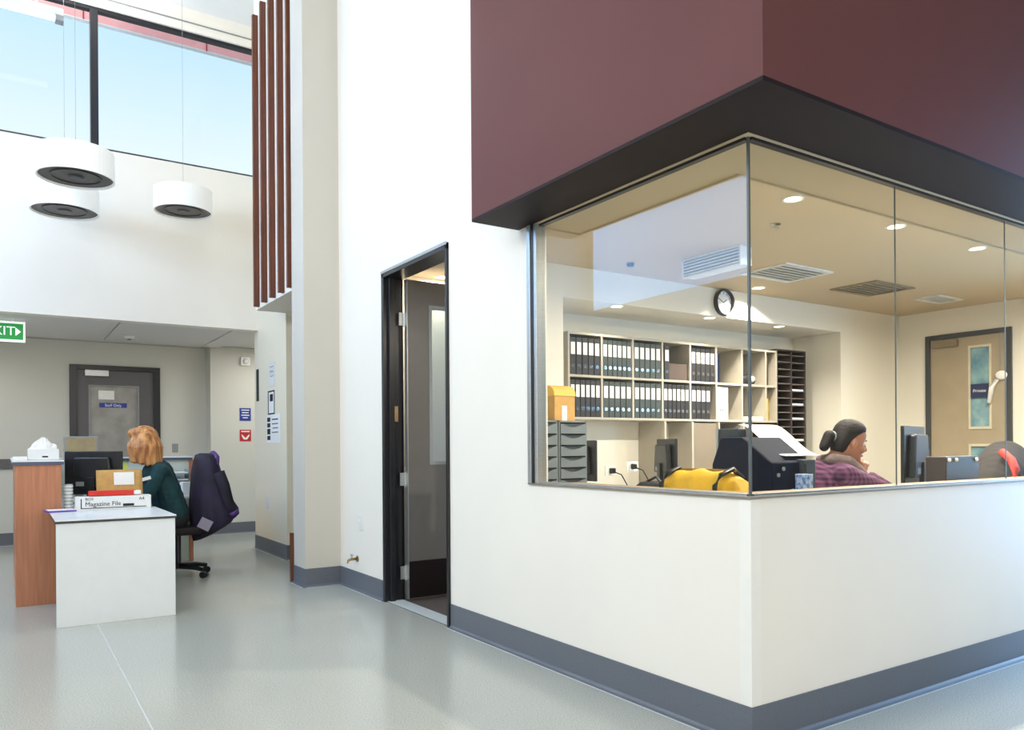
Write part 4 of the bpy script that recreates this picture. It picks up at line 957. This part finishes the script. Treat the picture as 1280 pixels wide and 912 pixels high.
# ------------------------------------------------------------------ office worker
def person_office():
    t = thing('person', 'person in a purple plaid shirt and grey scarf, hand to mouth', 'person', (1.63, .86, 0))
    F = Vector((.88, -.48, 0)).normalized(); Lf = Vector((-F.y, F.x, 0)); U = Vector((0, 0, 1))
    hd = Vector((1.735, .70, 1.215))
    pitch = .30
    HF = (F*math.cos(pitch)-U*math.sin(pitch)).normalized(); HU = (U*math.cos(pitch)+F*math.sin(pitch)).normalized()
    def H(f, l, u): return hd+HF*f+Lf*l+HU*u
    R = Matrix((HF, Lf, HU)).transposed().to_4x4()
    b = MB()
    def hloft(secs, n=28):
        rings = []
        for u, f1, f0, w in secs:
            c_, r_ = (f1+f0)/2, (f1-f0)/2; ring = []
            for k in range(n):
                a_ = 2*PI*k/n; ca, sa = math.cos(a_), math.sin(a_)
                ring.append(H(c_+r_*abs(ca)**.85*math.copysign(1, ca), w*abs(sa)**.9*math.copysign(1, sa), u))
            rings.append(ring)
        return MB().skinr(rings)
    k_ = .93
    secs = [(-.126, .080, .035, .018), (-.118, .092, .015, .034), (-.095, .096, -.02, .048), (-.07, .092, -.05, .057), (-.045, .091, -.072, .063), (-.015, .087, -.088, .068), (.015, .083, -.097, .071), (.040, .091, -.10, .073), (.07, .087, -.098, .071), (.10, .066, -.084, .058), (.12, .03, -.056, .036), (.128, .0, -.02, .01)]
    hb = hloft([tuple(v*k_ for v in q) for q in secs]); b.add(hb.v, hb.f)
    b.limb([H(.084, 0, .022), H(.096, 0, .0), H(.106, 0, -.020)], [.007, .009, .0125])   # nose
    for s_ in (-1, 1):
        b.ball(H(.094, s_*.012, -.024), .009, nu=10, nv=8)
        b.ball(H(.062, s_*.040, -.03), (.026, .02, .024), R); b.ball(H(-.005, s_*.068, -.012), (.018, .010, .030), R)
    b.ball(H(.086, 0, -.060), (.010, .024, .013), R)              # mouth
    nk = Vector((1.665, .775, 1.085))
    b.limb([H(-.025, 0, -.06), nk], [.052, .058])
    b.limb([(1.56, .88, .56), (1.58, .86, .80), (1.625, .815, .985)], [.14, .125, .125])
    shR = nk-Lf*.165-U*.065; shL = nk+Lf*.165-U*.065
    b.limb([shR, nk-U*.06, shL], [.055, .06, .055])
    # near arm raised: hand on mouth
    elR = Vector((1.95, .47, .85)); wrR = H(.10, -.05, -.165)
    b.limb([shR, elR, wrR], [.05, .042, .027])
    pc = H(.105, -.028, -.120)
    b.limb([wrR, pc], [.027, .031])
    side = Lf; upd = (pc-wrR).normalized(); fwd = HF
    for k in range(4):
        L = (.058, .07, .066, .05)[k]
        r0 = pc+fwd*(.030-.016*k)+upd*.018-side*.004
        m1 = r0+upd*L*.30+side*L*.28+fwd*.006; m2 = m1+side*L*.42-upd*L*.05-fwd*.004
        b.limb([r0, m1, m2], [.0098, .009, .0078])
    r0 = pc-fwd*.022-upd*.012; b.limb([r0, r0+side*.022+upd*.026-fwd*.006, r0+side*.034+upd*.05], [.0115, .010, .0085])
    # far arm resting on desk
    elL = shL+F*.17-U*.20; wrL = Vector((2.06, .76, .775))
    b.limb([shL, elL, wrL], [.05, .042, .028]); b.limb([wrL, wrL+F*.07], [.028, .030])
    for k in range(4):
        L = (.055, .068, .064, .05)[k]; r0 = wrL+F*.085+Lf*(-.027+.018*k)
        b.limb([r0, r0+F*L*.6+U*.004, r0+F*L-U*.012], [.009, .0085, .0075])
    r0 = wrL+F*.035-Lf*.028; b.limb([r0, r0+F*.03-Lf*.025, r0+F*.06-Lf*.03-U*.008], [.011, .01, .008])
    legs = []
    for s_ in (-1, 1):
        hp = Vector((1.56, .88, .55))+Lf*s_*.09; kn = hp+F*.42-U*.02; an = kn-U*.44-F*.03
        b.limb([hp, kn, an], [.085, .062, .042]); b.limb([an-U*.03, an+F*.15-U*.05], [.04, .032]); legs.append((hp, kn, an))
    b.build('body', SKIN, t, remesh=.005, smo=4)
    c = MB()
    c.limb([(1.56, .88, .58), (1.575, .865, .80), (1.62, .815, .965)], [.155, .148, .148])
    for s_ in (-1, 1):
        o_ = Lf*s_*.085; c.limb([Vector((1.56, .88, .62))+o_, Vector((1.575, .865, .82))+o_, Vector((1.625, .815, .975))+o_], [.115, .11, .10])
    c.limb([shR, nk-U*.04, shL], [.07, .075, .07])
    c.limb([shR, elR, elR.lerp(wrR, .80)], [.068, .056, .045]); c.limb([shL, elL, elL.lerp(wrL, .85)], [.068, .056, .044])
    c.build('plaid_shirt', PLAID, t, remesh=.007, smo=4)
    q = MB()
    for hp, kn, an in legs: q.limb([hp, kn, an+U*.03], [.105, .076, .06])
    q.limb([legs[0][0], legs[1][0]], [.12, .12]); q.build('trousers', TROUS, t, remesh=.01, smo=4)
    for hp, kn, an in legs: MB().ball(an+F*.07-U*.045, (.13, .047, .045), Matrix((F, Lf, U)).transposed().to_4x4()).build('shoe', BLACKP, t, smooth=True)
    h = MB()
    hs = [(-.085, -.030, -.092, .052), (-.06, -.018, -.100, .066), (-.03, -.012, -.108, .073), (.0, .006, -.112, .078), (.03, .028, -.114, .081), (.055, .052, -.113, .082), (.08, .074, -.108, .079), (.105, .072, -.094, .068), (.125, .05, -.072, .05), (.137, .02, -.035, .022)]
    hq = hloft([tuple(v*.96 for v in q) for q in hs]); h.add(hq.v, hq.f)
    h.build('hair', HAIRD, t, remesh=.006, smo=2)
    pt = MB().limb([H(-.105, -.005, .0), H(-.135, -.01, -.005), H(-.148, -.012, -.075)], [.024, .036, .030])
    pt.build('ponytail', HAIRD, t, remesh=.008, smo=3)
    MB().lathe([(.024, -.006), (.032, -.006), (.032, .006), (.024, .006), (.024, -.006)], tuple(H(-.118, -.008, -.002)), 16, 'x').build('hair_tie', GREYP, t, smooth=True)
    for s_ in (-1, 1):
        e = MB().ball(H(.0715, s_*.030, .006), .0105, nu=12, nv=8).build('eye', EYEW, t, smooth=True)
        MB().ball(H(.0795, s_*.031, .004), .005, nu=10, nv=6).build('iris', INK, e, smooth=True)
        MB().limb([H(.086, s_*.016, .028), H(.083, s_*.032, .031), H(.070, s_*.048, .027)], [.0025, .003, .002]).build('eyebrow', HAIRD, t)
    MB().ball(H(.0935, 0, -.060), (.005, .019, .007), R).build('lips', LIPS, t, smooth=True)
    sc = MB()
    sc.limb([nk-F*.06+U*.02, nk-Lf*.075-F*.02+U*.02, nk-Lf*.10+F*.05+U*.005, nk-Lf*.12+F*.10-U*.05, nk-Lf*.13+F*.15-U*.12, nk-Lf*.13+F*.18-U*.22], [.036, .042, .045, .045, .042, .036])
    sc.limb([nk+Lf*.06-F*.02, nk+Lf*.07+F*.06-U*.03, nk+Lf*.03+F*.12-U*.12, nk+Lf*.02+F*.16-U*.25], [.036, .04, .038, .03])
    sc.build('scarf', SCARF, t, remesh=.008, smo=3)
person_office()
office_chair('office chair under the seated plaid-shirted worker', 1.52, .90, math.radians(180-28), back_top=.94)
